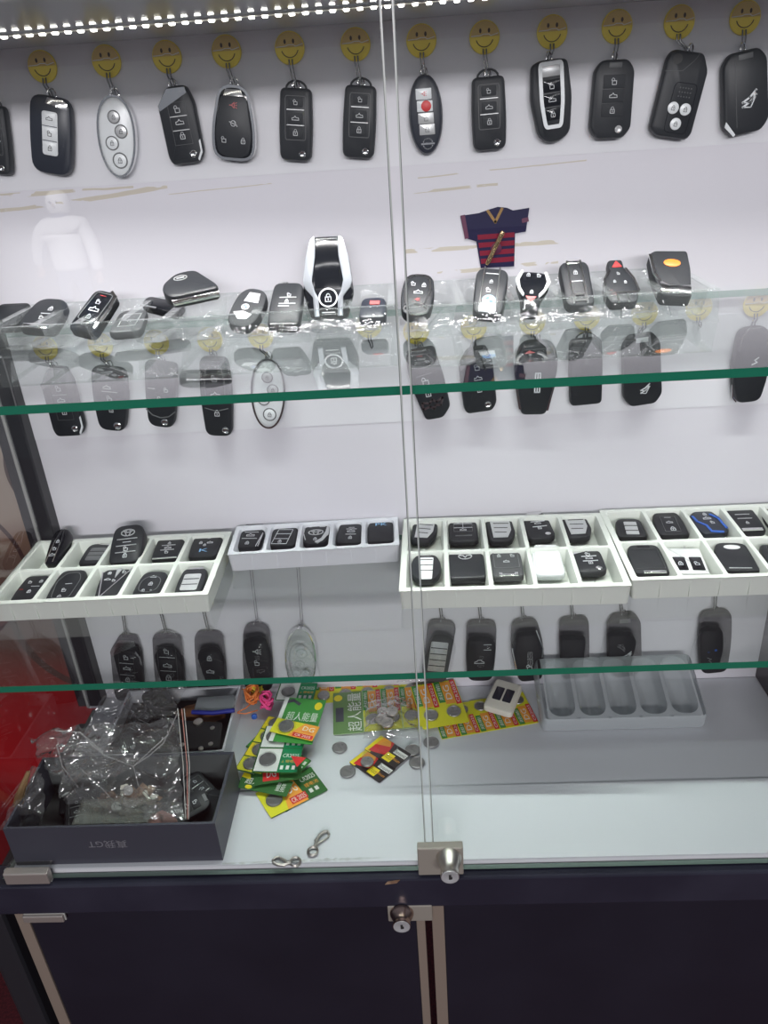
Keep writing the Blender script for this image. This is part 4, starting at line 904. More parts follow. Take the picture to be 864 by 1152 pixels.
def tilt(a, s=0): return Vector((s, -math.sin(math.radians(a)), math.cos(math.radians(a))))
GE = 'keys in the clear trays on the upper shelf'
tk([
 ((20, 342), (6, 368), 40, 'dark key in the shadow at the left end of the upper shelf', lambda k: st_back(k,None), .012, tilt(24)),
 ((64, 337), (42, 371), 46, 'wide black key with chrome foot, second from left on the upper shelf', lambda k: (st_icons(k,[('lock',.2,.28,.09),('dash',.1,-.05,.12),('unlock',0,-.30,.08)],.75,.95,.3,.2), k.plate('chrome_foot',k.P([(-.7,-.98),(.65,-.98),(.7,-.72),(-.72,-.72)]),'chr',.0006)), .013, tilt(26)),
 ((124, 328), (93, 373), 36, 'glossy black key with chrome flank and red icon on the upper shelf', lambda k: (k.body(k.trap(.85,.95,.3,.25),'gloss'), k.lines('chrome_edge',[[(.90,-.4),(.95,.2),(.80,.80),(.4,.97)]],.0030,'chr',.001), k.ic('dash',0,.72,.10,'red'), k.ic('unlock',-.05,.42,.11), k.ic('trunk',0,.05,.16), k.ic('lock',-.05,-.30,.11), k.frm(k.P(rpoly([(-.72,-.5),(.6,-.5),(.66,.85),(-.55,.85)],.2)),.0006,'gry')), .014, tilt(34)),
 ((152, 350), (141, 375), 40, 'grey key lying low right of the glossy chrome flanked key', lambda k: (k.body(k.trap(.8,.95,.3,.25),'dgry'), k.frm(k.P([(-.5,-.6),(.5,-.6),(.6,.5),(-.4,.5)]),.0010,'sil')), .010, tilt(12)),
 ((207, 356), (165, 347), 23, 'small black key lying sideways with a chrome foot beside the big emblem key', lambda k: (k.body(k.trap(.9,.8,.35,.35),'gloss'), k.lines('chrome_edge',[[(.85,-.9),(.8,-.1)]],.0020,'chr')), .012, tilt(25), .014),
 ((214, 317), (219, 344), 60, 'broad black key with oval mark lying over the small sideways key', lambda k: (k.body(rpoly(k.P([(-.75,-1),(1,-1),(1,-.6),(.30,.95),(-.45,.95),(-1,.2),(-1,-.4)]),.008),'blk',.003), k.emb('ovalline',-.28,.40,.12,'sil'), k.part('chrome_edge',lambda q: slab(q,k.P([(-.72,-1.02),(.98,-1.02),(1.0,-.80),(-.80,-.70)]),k.t*.3,k.t*.75,.0004,'chr'))), .015, tilt(24), .026),
 ((290, 325), (269, 368), 37, 'rounded black key with silver patch and round mark on the upper shelf', lambda k: (k.body(ell(0,0,k.w/2,k.h/2,30,2.7),'blk2'), k.plate('silver_patch',k.P([(-.35,.25),(.55,.25),(.45,.72),(-.25,.72)]),'sil',.0006), k.emb('roundel',-.1,-.02,.12,'sil'), k.plate('silver_patch',k.P([(-.65,-.35),(-.1,-.25),(.5,-.35),(.3,-.6),(-.2,-.65)]),'sil',.0005)), .013, tilt(32)),
 ((326, 318), (319, 367), 37, 'black key with stacked printed bars and a small chrome tab on the upper shelf', lambda k: (st_icons(k,[('unlock',.15,.40,.09),('lock',.05,.10,.09),('dash',-.1,-.12,.16)],.90,.95,.25,.2,lines=([(-.4,.26),(.6,.26)],[(-.4,-.02),(.6,-.02)])), k.plate('metal_cap',k.P([(-.4,.90),(0,.90),(-.05,.99),(-.38,.99)]),'chr',.0004), k.lines('metal_edge',[[(-.7,-.92),(.8,-.92)]],.0015,'chr')), .013, tilt(34)),
 ((421, 336), (419, 359), 33, 'small dark key with a red button lying low beside the big display key', lambda k: (k.body(k.trap(.85,.95,.3,.25),'navy'), k.plate('red_button',rrect(.1*k.w/2,.35*k.h/2,.34*k.w,.18*k.h,.001),'salmon',.0010)), .012, tilt(22)),
 ((472, 308), (467, 356), 37, 'black key with chrome horseshoe around its buttons by the door seam', lambda k: (k.body(k.trap(.85,.80,.35,.35,1.05,.0),'blk'), k.lines('chrome_horseshoe',[[(-.62,-.45),(-.78,.20),(-.66,.70),(-.3,.84),(.3,.84),(.66,.70),(.76,.2),(.50,-.45)]],.0020,'chr',.001), k.ic('unlock',-.3,.48,.10), k.ic('lock',.35,.42,.10), k.ic('trunk',.05,.08,.13), k.ic('horn',0,-.25,.10,'salmon'), k.frm(ell(0,-.72*k.h/2,.38*k.w,.12*k.h,20),.0020,'chr',.0012,'chrome_eye')), .013, tilt(34)),
 ((554, 302), (547, 354), 38, 'black silver striped key with blue round mark under the shirt hook', lambda k: (k.body(k.trap(.95,.85,.3,.3,.95,.1),'blk'), k.lines('silver_line',[[(-.52,-.85),(-.48,.98)],[(.45,-.85),(.42,.98)]],.0014,'chr',.001), k.plate('silver_foot',k.P([(-.52,-.92),(.46,-.92),(.45,-.55),(-.5,-.55)]),'wsil',.0008), k.emb('roundel',0,-.42,.20,'lblue'), k.ic('dash',0,.72,.18), k.ic('lock',0,.38,.08), k.ic('unlock',-.1,.02,.10)), .014, tilt(36)),
 ((600, 305), (594, 352), 39, 'shield shaped black key with silver arcs and a red triangle on the upper shelf', lambda k: (k.body(rpoly(k.P([(-.45,-1),(.45,-1),(.6,-.2),(1,.45),(.7,.95),(-.7,.95),(-1,.45),(-.6,-.2)]),.006),'gloss'), k.part('silver_arc',lambda q: [slab(q,[(s_*x,y) for x,y in (k.P([(.72,.92),(.98,.45),(.72,-.05),(.45,-.30),(.42,-.18),(.68,.1),(.80,.45),(.60,.90)]) if s_>0 else list(reversed(k.P([(.72,.92),(.98,.45),(.72,-.05),(.45,-.30),(.42,-.18),(.68,.1),(.80,.45),(.60,.90)])))) ],k.t-.001,k.t+.001,.0003,'sil') for s_ in (1,-1)]), k.part('icon',lambda q: icon(q,'tri',-.0,-.42*k.h/2,-.15*k.w,k.t+.0004,'salmon'),None,None), k.ic('lock',-.3,.75,.08), k.ic('unlock',.3,.75,.08), k.ic('lock',0,-.05,.08)), .013, tilt(34)),
 ((643, 294), (652, 344), 36, 'black key with two chrome stripes bridging a chrome foot on the upper shelf', lambda k: (k.body(k.trap(.95,.9,.35,.3,.9,.1),'blk'), k.lines('chrome_stripe',[[(-.40,-.9),(-.42,.95)],[(.42,-.9),(.40,.95)]],.0018,'chr',.0012), k.plate('chrome_bridge',k.P([(-.40,.82),(.40,.82),(.40,.94),(-.40,.94)]),'chr',.0012), k.frm(k.P(rpoly([(-.40,-.85),(.42,-.85),(.42,-.52),(-.40,-.52)],.1)),.0022,'chr',.0014,'chrome_foot'), k.ic('lock',0,.45,.10), k.ic('dash',0,.05,.18)), .014, tilt(36)),
 ((690, 292), (700, 341), 38, 'shield shaped key with red triangle at its head and chrome fork foot', lambda k: (k.body(rpoly(k.P([(-.75,-1),(.75,-1),(1,-.55),(.85,.1),(.45,.55),(.42,.98),(-.48,.98),(-.5,.55),(-.9,.1),(-1,-.55)]),.004),'blk'), k.lines('chrome_edge',[[(-.50,.45),(-.86,.05),(-.95,-.55)],[(.48,.50),(.82,.05),(.98,-.5)],[(-.85,-.58),(.9,-.58)],[(-.3,-.6),(-.3,-.95)],[(.3,-.6),(.3,-.95)]],.0020,'chr',.0010), k.part('icon',lambda q: icon(q,'tri',0,.72*k.h/2,.15*k.w,k.t+.0004,'red'),None,None), k.ic('unlock',.0,.30,.06), k.ic('lock',-.3,-.05,.06), k.ic('lock',.3,-.1,.06)), .013, tilt(34)),
 ((750, 281), (753, 334), 46, 'square shouldered black key with orange oval mark and chrome foot', lambda k: (k.body(rpoly(k.P([(-.5,-1),(.9,-1),(.95,.2),(.85,.95),(-.75,.90),(-1,.75),(-.85,-.2)]),.004),'blk2'), k.plate('orange_badge',ell(.03*k.w,.35*k.h/2,.20*k.w,.08*k.h,24),'orange',.0008), k.lines('chrome_edge',[[(-.96,.65),(-.80,-.1),(-.52,-.45)]],.0030,'chr',.001), k.plate('chrome_foot',k.P([(-.48,-.92),(.85,-.92),(.88,-.55),(-.1,-.60),(-.6,-.40)]),'chr',.0010)), .017, tilt(36)),
], GE, Z1, .004, TN, .008)
# big display key leaning on the back wall
def displaykey():
    B = pick(372, 361, ('z', Z1+.008)); n = tilt(64)
    k = Key('car_key', 'big black and silver display key standing upright on the upper shelf', GE, (369, 271), (372, 361), 56, B, n, .016, 'car key')
    k.body(rpoly(k.P([(-.72,-1),(.72,-1),(1,-.35),(.86,.45),(.66,.93),(.45,1),(-.45,1),(-.66,.93),(-.86,.45),(-1,-.35)]), .005), 'gloss', .003)
    for s in (-1, 1):
        q = [(.44,.88),(.48,.99),(.66,.92),(.86,.45),(.97,-.12),(.90,-.28),(.60,-.50),(.56,-.98),(.36,-.98),(.38,-.52),(.52,-.36),(.62,-.10),(.46,.50)]
        q = [(s*a, b) for a, b in q]
        if s > 0: q = q[::-1]
        q = q if s < 0 else q
        k.part('silver_wing', lambda m_: slab(m_, k.P(q), k.t-.002, k.t+.0016, .0006, 'wing'))
    k.plate('screen', k.P([(-.52,-.28),(.52,-.28),(.46,.86),(-.46,.86)]), 'gloss', .0006)
    k.frm(ell(0, -.52*k.h/2, .19*k.w, .19*k.w, 24), .0014, 'wsil', .0012, 'button_ring'); k.ic('lock', 0, -.52, .10)
    k.lines('chrome_line', [[(-.30,-.78),(.30,-.78)]], .0008, 'gry'); k.ic('dash', 0, -.88, .12)
displaykey()

# ------------------------------------------------------------------ things on the case floor
ZFB = ZF; ZFF = ZF+.0012
def card_frame(BL, BR, TL, z, up=None):
    a, b, c = [pick(*p, ('z', z)) for p in (BL, BR, TL)]
    x = (b-a).normalized(); n = Vector((0, 0, 1)); y = n.cross(x); w = (b-a).length; h = (c-a).dot(y)
    return frame(a, x, y, n), w, h
class Card:
    def __init__(s, name, label, BL, BR, TL, z, base, group='coin cell cards', t=.0008, tilt=(0, 0), cat='battery card'):
        M_, s.w, s.h = card_frame(BL, BR, TL, z); s.t = t
        if tilt != (0, 0): M_ = M_ @ Matrix.Rotation(tilt[0], 4, 'X') @ Matrix.Rotation(tilt[1], 4, 'Y')
        s.r = tag(empty(name, M_), label, cat, group); s.mb = MB(); slab(s.mb, rrect(s.w/2, s.h/2, s.w, s.h, .0015, 2), 0, t, 0, base); s.k = 0
    def rect(s, u0, v0, u1, v1, m):
        s.k += 1; z = s.t+.00006*s.k
        s.mb.add([(u0*s.w, v0*s.h, z), (u1*s.w, v0*s.h, z), (u1*s.w, v1*s.h, z), (u0*s.w, v1*s.h, z)], [(0, 1, 2, 3)], m)
    def poly(s, pts, m):
        s.k += 1; z = s.t+.00006*s.k
        s.mb.add([(u*s.w, v*s.h, z) for u, v in pts], [tuple(range(len(pts)))], m)
    def txt(s, t, u, v, wu, hv, m, rot=0):
        s.k += 1; a, b = (wu*s.w, hv*s.h) if abs(math.sin(rot)) < .5 else (hv*s.h, wu*s.w)
        text(s.mb, t, u*s.w, v*s.h, a, b, s.t+.00006*s.k, m, rot)
    def done(s): s.mb.build('printed_card', s.r); return s
    def cell(s, u, v, r=.0098, m='cell', dome=True):
        mb = MB(); T = Matrix.Translation((u*s.w, v*s.h, s.t)); lathe(mb, [(r*1.02, 0), (r*1.02, .0018), (r*.97, .0024), (r*.92, .0025), (r*.90, .0022), (r*.0, .0022)], m, 26, T)
        text(mb, '+', u*s.w, v*s.h+r*.45, r*.35, r*.35, s.t+.0023, 'dcell', 0)
        text(mb, 'CR2025', u*s.w, v*s.h-r*.1, r*1.1, r*.26, s.t+.0023, 'dcell', 0)
        mb.build('coin_cell', s.r, 40)
        if dome:
            mb = MB(); lathe(mb, [(r*1.28, 0), (r*1.26, .0004), (r*1.16, .0006), (r*1.12, .0034), (r*1.02, .0040), (0, .0040)], 'dome', 26, T); mb.build('blister', s.r, 40)
def gp_cells(c, n, vert=True, text_='CR2025'):
    """strip of n tear-off units stacked along v: cell left, green panel right"""
    for i in range(n):
        v0, v1 = i/n, (i+1)/n; vm = (v0+v1)/2; g = .02
        c.rect(.03, v0+g, .55, v1-g*.5, 'cwhite'); c.rect(.56, v0+g*.3, .99, v1-g*.3, 'emer')
        c.txt(text_, .775, v0+.70/n, .36, .15/n, 'cwhite'); c.txt('⊥ 锂电池', .775, v0+.46/n, .36, .12/n, 'corange')
        for q in range(3): c.rect(.60+.13*q, v0+.12/n, .67+.13*q, v0+.28/n, 'cwhite')
def dg_units(c, n, u0=0, u1=1, flip=False, v0=0, v1=1, horizontal=True):
    """n units side by side: orange DG label above a lime panel with a cell"""
    if flip:
        rr, tt, pp = c.rect, c.txt, None; fx = lambda v: v0+v1-v
        class F: pass
        q = F(); q.rect = lambda a, b, d, e, m: rr(a, fx(e), d, fx(b), m); q.txt = lambda t, u, v, *k: tt(t, u, fx(v), *k); c = q
    W = (u1-u0)/n; H = v1-v0
    for i in range(n):
        a = u0+i*W; b = a+W
        c.rect(a+.03*W, v0, b-.03*W, v0+.50*H, 'lime'); c.rect(a+.03*W, v0+.50*H, a+.30*W, v0+H, 'green'); c.rect(a+.30*W, v0+.45*H, a+.72*W, v0+.97*H, 'corange'); c.rect(a+.74*W, v0+.42*H, a+.97*W, v0+H, 'cred')
        c.txt('DG', a+.51*W, v0+.72*H, .26*W, .34*H, 'cwhite', PI/2)
        c.txt('CR2025', a+.855*W, v0+.71*H, .13*W, .50*H, 'cwhite', PI/2)
        c.txt('超能', a+.165*W, v0+.75*H, .17*W, .40*H, 'cwhite', PI/2)
# long strips at the back, seen between the cords and the remote
z0 = ZFB
c = Card('battery_card', 'strip of yellow orange coin cell cards at the back behind the pale green card', (352, 792), (500, 780), (348, 768), z0, 'lime', tilt=(.15, 0)); dg_units(c, 6); c.done()
for i in range(6): c.cell((i+.5)/6, .25, .0085)
c = Card('battery_card', 'long strip of orange and red coin cell cards running out under the cream remote', (497, 832), (606, 813), (485, 797), z0+.0002, 'lime'); dg_units(c, 5, flip=True); c.done()
for i in range(5): c.cell((i+.5)/5, .76, .0085, 'cell', True)
c = Card('battery_card', 'pair of yellow backed coin cell cards under the door seam with red labels', (476, 821), (528, 812), (473, 776), z0+.006, 'lime', tilt=(.10, .0)); dg_units(c, 2); c.done()
for i in range(2): c.cell((i+.5)/2, .26, .0095, 'cell')
c = Card('battery_card', 'pale green hang card with punched slot and white characters lying flat', (375, 827), (476, 818), (371, 782), z0+.003, 'lgreen', tilt=(.02, 0))
c.rect(0, .0, .34, 1, 'olive'); c.txt('超人能量', .245, .50, .16, .92, 'cwhite', PI/2); c.rect(.03, .28, .12, .62, 'boxg'); c.poly([(.04+.05*math.cos(a*PI/6)+.02, .86+.08*math.sin(a*PI/6)) for a in range(12)], 'cyel')
dg_units(c, 3, .34, 1.0); c.done()
for i in range(3): c.cell(.34+.22*(i+.5), .27, .0098, 'cell')
# the green heap on the left, bottom to top
def gcard(label, BL, BR, TL, z, tl=(0, 0)):
    c = Card('battery_card', label, BL, BR, TL, z, 'dgreen', tilt=tl)
    return c
zf = ZFF
c = gcard('dark green card sticking out flat under the lowest coin cell card', (322, 914), (352, 892), (312, 902), zf+.0002); c.rect(.05, .05, .95, .5, 'gry'); c.done()
c = gcard('lowest coin cell card of the heap, yellow and green, pointing down right', (305, 921), (369, 889), (287, 893), zf+.0016)
c.poly([(0, 0), (.52, 0), (.30, 1), (0, 1)], 'lime'); c.poly([(.30, 0), (.66, 0), (.62, .95), (.42, .95)], 'corange'); c.txt('DG', .53, .62, .16, .34, 'cwhite'); c.rect(.40, .08, .68, .32, 'cred'); c.txt('CR 2025', .54, .2, .24, .16, 'cwhite')
c.txt('CR2025', .84, .70, .26, .16, 'cwhite'); c.txt('锂电池', .84, .46, .24, .14, 'corange'); [c.rect(.74+.10*q, .16, .80+.10*q, .30, 'cwhite') for q in range(2)]; c.done(); c.cell(.19, .48, .0100, 'dcell')
c = gcard('dark green card with yellow smile under the left of the heap', (266, 886), (322, 896), (262, 868), zf+.009, (.06, .02))
c.txt('超人', .25, .55, .28, .40, 'cwhite'); c.txt('量能', .82, .50, .18, .55, 'cwhite'); c.poly([(.22+.07*math.cos(a*PI/6), .16+.13*math.sin(a*PI/6)) for a in range(12)], 'cyel'); c.poly([(0, .7), (.2, .62), (.14, .95), (0, 1)], 'cyel'); c.done()
c = gcard('dark green card with a red label in the middle of the heap', (286, 884), (340, 876), (282, 862), zf+.014, (.04, 0))
c.rect(.18, .1, .52, .8, 'cred'); c.txt('DG', .36, .45, .2, .4, 'cwhite'); c.rect(.55, .3, .9, .7, 'green'); c.done()
# right hand long green strip lying under
c = gcard('long green strip with small white boxes on the right of the heap', (335, 873), (351, 858), (354, 775), zf+.006, (.0, -.12))
gp = 5
for i in range(gp):
    v = i/gp; c.rect(.08, v+.02, .95, v+.19, 'green'); c.rect(.3, v+.03, .5, v+.07, 'cwhite'); c.rect(.6, v+.03, .8, v+.07, 'cwhite'); c.txt('CR20', .55, v+.13, .6, .04, 'lgreen')
c.done()
c = gcard('yellow backed strip of coin cells peeping out on the left edge of the heap', (264, 866), (294, 872), (291, 804), zf+.018, (.0, .0))
for i in range(4): v = i/4; c.rect(.02, v+.01, .98, v+.24, 'cyel' if i % 2 else 'lime')
c.done()
for i in range(4): c.cell(.45, .13+.25*i, .0098, 'dcell')
c = gcard('white and green two-cell strip with small white boxes on the heap', (283, 869), (334, 870), (297, 817), zf+.022, (.0, .0))
gp_cells(c, 2); c.done()
for i in range(2): c.cell(.28, .25+.5*i, .0108, 'dcell')
c = gcard('green and white coin cell card at the heap back beside the pink cord', (309, 788), (352, 789), (314, 768), zf+.024, (.0, .0))
gp_cells(c, 1); c.done(); c.cell(.29, .45, .0095, 'dcell')
c = Card('battery_card', 'green hang card with big white characters and yellow smile on the heap', (302, 834), (351, 838), (309, 787), zf+.027, 'green', tilt=(.06, 0))
c.rect(0, 0, .10, 1, 'cwhite'); c.txt('超人能量', .56, .58, .74, .20, 'cwhite'); c.txt('超人能量', .68, .34, .36, .08, 'cwhite'); c.poly([(.86+.09*math.cos(a*PI/6), .84+.09*math.sin(a*PI/6)) for a in range(12)], 'cyel'); c.poly([(.10, .86), (.24, .90), (.40, .82), (.44, .88), (.22, .97), (.10, .94)], 'boxg'); c.done()
c = Card('battery_card', 'topmost card of the heap, lime yellow with orange label and red strip', (303, 823), (351, 834), (308, 808), zf+.031, 'lime', tilt=(.08, 0))
c.poly([(.42, 0), (1, 0), (1, 1), (.66, 1), (.50, .4)], 'corange'); c.txt('DG', .80, .68, .26, .30, 'cwhite'); c.txt('POWER', .80, .45, .24, .08, 'cred'); c.rect(.52, .04, .98, .30, 'cred'); c.txt('CR 2025', .75, .17, .36, .14, 'cwhite'); c.done(); c.cell(.30, .55, .0100, 'dcell')
# red paper corner
A, w_, h_ = card_frame((334, 863), (352, 851), (342, 842), zf+.034); mb = MB(); loops(mb, [[(0, 0, 0), (.017, .004, 0), (.006, .020, 0)], [(0, 0, .0008), (.017, .004, .0008), (.006, .020, .0008)]], 'cred')
o = mb.build('card_scrap'); o.matrix_world = A; tag(o, 'small red triangular scrap of card lying on the green heap', 'card scrap')
# two black red yellow cards
for i, (BL, BR, TL, zz, lb, cells) in enumerate((((393, 858), (427, 881), (408, 841), zf+.0004, 'lower black, red and yellow coin cell card with its cell popped loose', ((.10, 1.05),)), ((410, 843), (444, 865), (429, 828), zf+.0022, 'upper black, red and yellow coin cell card with an empty clear dome', ((.30, .75),)))):
    c = Card('battery_card', lb, BL, BR, TL, zz, 'cblk', 'black and red coin cell cards')
    c.poly([(0, 0), (.18, 0), (.10, 1), (0, 1)], 'cyel'); c.poly([(.10, .05), (.55, .3), (.45, 1), (.1, 1)], 'cred'); c.poly([(.10, .5), (.45, .75), (.35, 1), (.1, 1)], 'corange')
    c.rect(.52, .08, .76, .50, 'cyel'); c.txt('CR2025', .64, .28, .2, .16, 'cblk'); c.rect(.62, .58, .99, .84, 'cwhite'); c.txt('Panasonic', .80, .71, .34, .18, 'cblk'); c.txt('Lithium', .84, .35, .26, .14, 'corange'); c.done()
    mb = MB(); u, v = cells[0]; lathe(mb, [(.0135, 0), (.0125, .001), (.0115, .0028), (0, .003)], 'dome', 28, Matrix.Translation((u*c.w+.008, v*c.h-.004, .001))); mb.build('blister', c.r, 40)
def coin(px, py, label, r=.0100, z=ZFF, m='cell', tl=0):
    P = pick(px, py, ('z', z+.003)); P.z = z+.0001; mb = MB()
    lathe(mb, [(r*.93, 0), (r, .0004), (r, .0022), (r*.95, .0028), (r*.90, .0029), (r*.88, .0026), (0, .0026)], m, 28)
    text(mb, 'CR2025', 0, 0, r*1.1, r*.28, .0027, 'dcell', random.uniform(-1, 1)); text(mb, '+', 0, r*.5, r*.35, r*.35, .0027, 'dcell')
    o = mb.build('coin_cell', None, 40); o.location = P; o.rotation_euler = (tl, 0, random.uniform(-1, 1)); tag(o, label, 'battery', 'loose coin cells')
coin(382, 840, 'loose coin cell lying left of the black and red cards, nearest the green heap')
coin(391, 867, 'loose coin cell at the lower left corner of the black and red cards')
coin(413, 856, 'small loose coin cell lying on the black and red cards', .0085, ZFF+.005)
coin(464, 843, 'loose coin cell touching the right corner of the black and red cards')
coin(469, 857, 'loose coin cell seen through the door seam, the nearest of three on the right')
coin(485, 834, 'loose coin cell farthest right, just beyond the door seam')
# small bag of coin cells on the pale green card
def film(name, label, outline, z, h, m='bag', n=22, seed=1, amp=.35, crease=40, cat='plastic bag', planefn=None, hfun=None):
    """crumpled film over the area of an outline; outline in photo positions on a level at height z"""
    P = [pick(*p, planefn or ('z', z)) for p in outline]
    # bilinear patch over four corners
    a, b, c, d = P; vs = []; fs = []
    for side in (1, 0):
        for j in range(n+1):
            for i in range(n+1):
                u, v = i/n, j/n; p = a*(1-u)*(1-v)+b*u*(1-v)+c*u*v+d*(1-u)*v
                e = (4*u*(1-u))**.5*(4*v*(1-v))**.5
                nz = noise.noise(Vector((u*4+seed, v*4, side*3)))+.6*abs(noise.noise(Vector((u*9, v*9+seed, side*5))))
                ridg = abs(noise.noise(Vector((u*5+seed*2, v*6, 7+side))))
                hh = hfun(u, v) if hfun else 1
                dz = h*(e*(.55+amp*nz)*hh + .30*e*(1-ridg*2.2)*amp) if side else h*.04*e
                wob = Vector((noise.noise(Vector((u*6, v*6, seed)))*.004, noise.noise(Vector((u*6, v*6, seed+9)))*.004, 0))
                edge = Vector((0, 0, (1-e)*h*.12*abs(noise.noise(Vector((u*8, v*8, seed+2))))))
                vs.append(tuple(p+Vector((0, 0, dz))+wob*(1 if e > 0 else .6)+edge))
    N1 = (n+1)*(n+1)
    for j in range(n):
        for i in range(n):
            q = j*(n+1)+i; fs.append((q, q+1, q+n+2, q+n+1)); fs.append((N1+q, N1+q+n+1, N1+q+n+2, N1+q+1))
    mb = MB(); mb.add(vs, fs, m); o = mb.build(name, None, 60)
    return tag(o, label, cat)
for (x, y) in ((431, 800), (437, 806), (429, 809), (441, 799), (436, 812)):
    coin(x, y, 'coin cells heaped in a small clear bag on the pale green card', .0085, ZFB+.011+.0026*[431, 437, 429, 441, 436].index(x), 'nick', .15)
for o in bpy.data.objects:
    if o.get('label') == 'coin cells heaped in a small clear bag on the pale green card': o['group'] = 'coin cells in the small bag'
film('plastic_bag', 'small crumpled clear bag holding coin cells on the pale green card', [(408, 831), (474, 830), (462, 788), (412, 792)], ZFB+.008, .030, 'bag', 20, 3)
film('plastic_wrapper', 'twisted clear wrapper under the front edge of the lower shelf at the door seam', [(446, 768), (500, 764), (494, 752), (452, 754)], ZFB+.02, .012, 'bag', 14, 8)

# cream remote
def remote():
    B = pick(557, 799, ('z', ZFB+.016)); k = Key('gate_remote', 'cream remote with two dark square buttons lying on the coin cell strips', None, (573, 768), (559, 800), 34, B, Vector((0, -.12, 1)), .012, 'remote')
    k.r.location.z -= .008
    k.body(k.trap(.92,.98,.15,.15),'cream',.003)
    for s in (-1, 1): k.btn(s*.34,.02,.28,.42,'navy',None); k.btn(s*.34,.12,.20,.14,'gry','lock') if False else None
remote()
# frosted blister tray --------------------------------------------------------
def frosted():
    z = ZFB; ht = .024
    F1, F2 = pick(612, 812, ('z', z+.022)), pick(797, 807, ('z', z+.022)); Bk = pick(697, 738, ('y', YB-.016)); Fm = (F1+F2)/2
    x = (F2-F1).normalized(); yy = Bk-Fm; yy = yy-x*yy.dot(x); dp = yy.length; y = yy.normalized(); nz_ = x.cross(y); w = (F2-F1).length
    o = Fm-x*w/2-nz_*(ht-.002); o.z = max(o.z, z+.001)
    r = tag(empty('blister_tray', frame(o, x, y, nz_)), 'frosted grey blister tray with five empty long pockets on the case floor', 'tray')
    mb = MB(); Z = lambda q, h: [(a, b, h) for a, b in q]; m = 'petgrey'
    o0 = rrect(w/2, dp/2, w+.004, dp+.004, .010, 4); cw = (w-.012)/5
    loops(mb, [Z(o0, 0), Z(off(o0, .0022), ht-.002), Z(off(o0, .004), ht)], m, None, False, False)
    mb.build('tray_skirt', r, 40)
    top = MB()
    for i in range(5):
        cx = .006+cw*(i+.5); rr = rpoly([(cx-cw*.44, dp*.06), (cx+cw*.44, dp*.06), (cx+cw*.44, dp*.95), (cx-cw*.44, dp*.95)], cw*.42, 6)
        pk = MB(); loops(pk, [Z(rr, ht), Z(off(rr, .001), ht-.002), Z(off(rr, .004), .008), Z(off(rr, .008), .004)], m, None, False, True); pk.build('pocket', r, 50)
        n = len(rr); sq = []
        x0, x1 = .006+cw*i, .006+cw*(i+1); y0, y1 = .002, dp-.002; cyy = dp*.5
        for (a, b) in rr:
            dx, dy = a-cx, b-cyy; t = min((cw/2)/abs(dx) if abs(dx) > 1e-6 else 9, (dp/2-.002)/abs(dy) if abs(dy) > 1e-6 else 9); sq.append((cx+dx*t, cyy+dy*t))
        top.add(Z(rr, ht)+Z(sq, ht), [(k, (k+1) % n, n+(k+1) % n, n+k) for k in range(n)], m)
    top.build('flat_rim', r)
frosted()
# lobster clasps ------------------------------------------------------------------
def clasp(p0, p1, label):
    A = pick(*p0, ('z', ZFF+.003)); B = pick(*p1, ('z', ZFF+.003)); y = (A-B); L = y.length; y.normalize(); A.z = B.z = ZFF+.0026
    x = Vector((y.y, -y.x, 0)); r = tag(empty('lobster_clasp', frame(B, x, y, Vector((0, 0, 1)))), label, 'clasp')
    mb = MB(); tube(mb, [(-.0030, L*.42, 0), (-.0050, L*.58, 0), (-.0052, L*.78, 0), (-.0030, L*.95, 0), (.0005, L, 0), (.0040, L*.93, 0), (.0052, L*.80, 0)], [.0016, .0018, .0019, .0019, .0018, .0016, .0012], 'nick', 8)
    mb.build('hook_body', r, 60)
    mb = MB(); tube(mb, [(-.0020, L*.46, 0), (.0020, L*.62, 0), (.0045, L*.80, 0)], [.0017, .0014, .0010], 'nick', 8); mb.build('gate', r, 60)
    mb = MB(); tube(mb, [(-.0022, L*.30, 0), (-.0022, L*.46, 0)], .0024, 'nick', 8); tube(mb, [(-.0050, L*.50, 0), (-.0070, L*.56, 0)], .0012, 'nick', 6); mb.build('swivel', r, 60)
    mb = MB(); tube(mb, [(-.001+.0058*math.cos(a*PI/9), L*.14+.0058*math.sin(a*PI/9), .0006*math.sin(a)) for a in range(18)], .0010, 'nick', 6, True)
    tube(mb, [(-.0005+.0056*math.cos(a*PI/9), L*.16+.0056*math.sin(a*PI/9), .0014) for a in range(18)], .0008, 'nick', 6, True); mb.build('split_ring', r, 60)
clasp((368, 935), (350, 962), 'metal lobster clasp with split ring pointing up right on the board')
clasp((307, 968), (337, 969), 'metal lobster clasp lying sideways on the grey glue streak at the front glass')
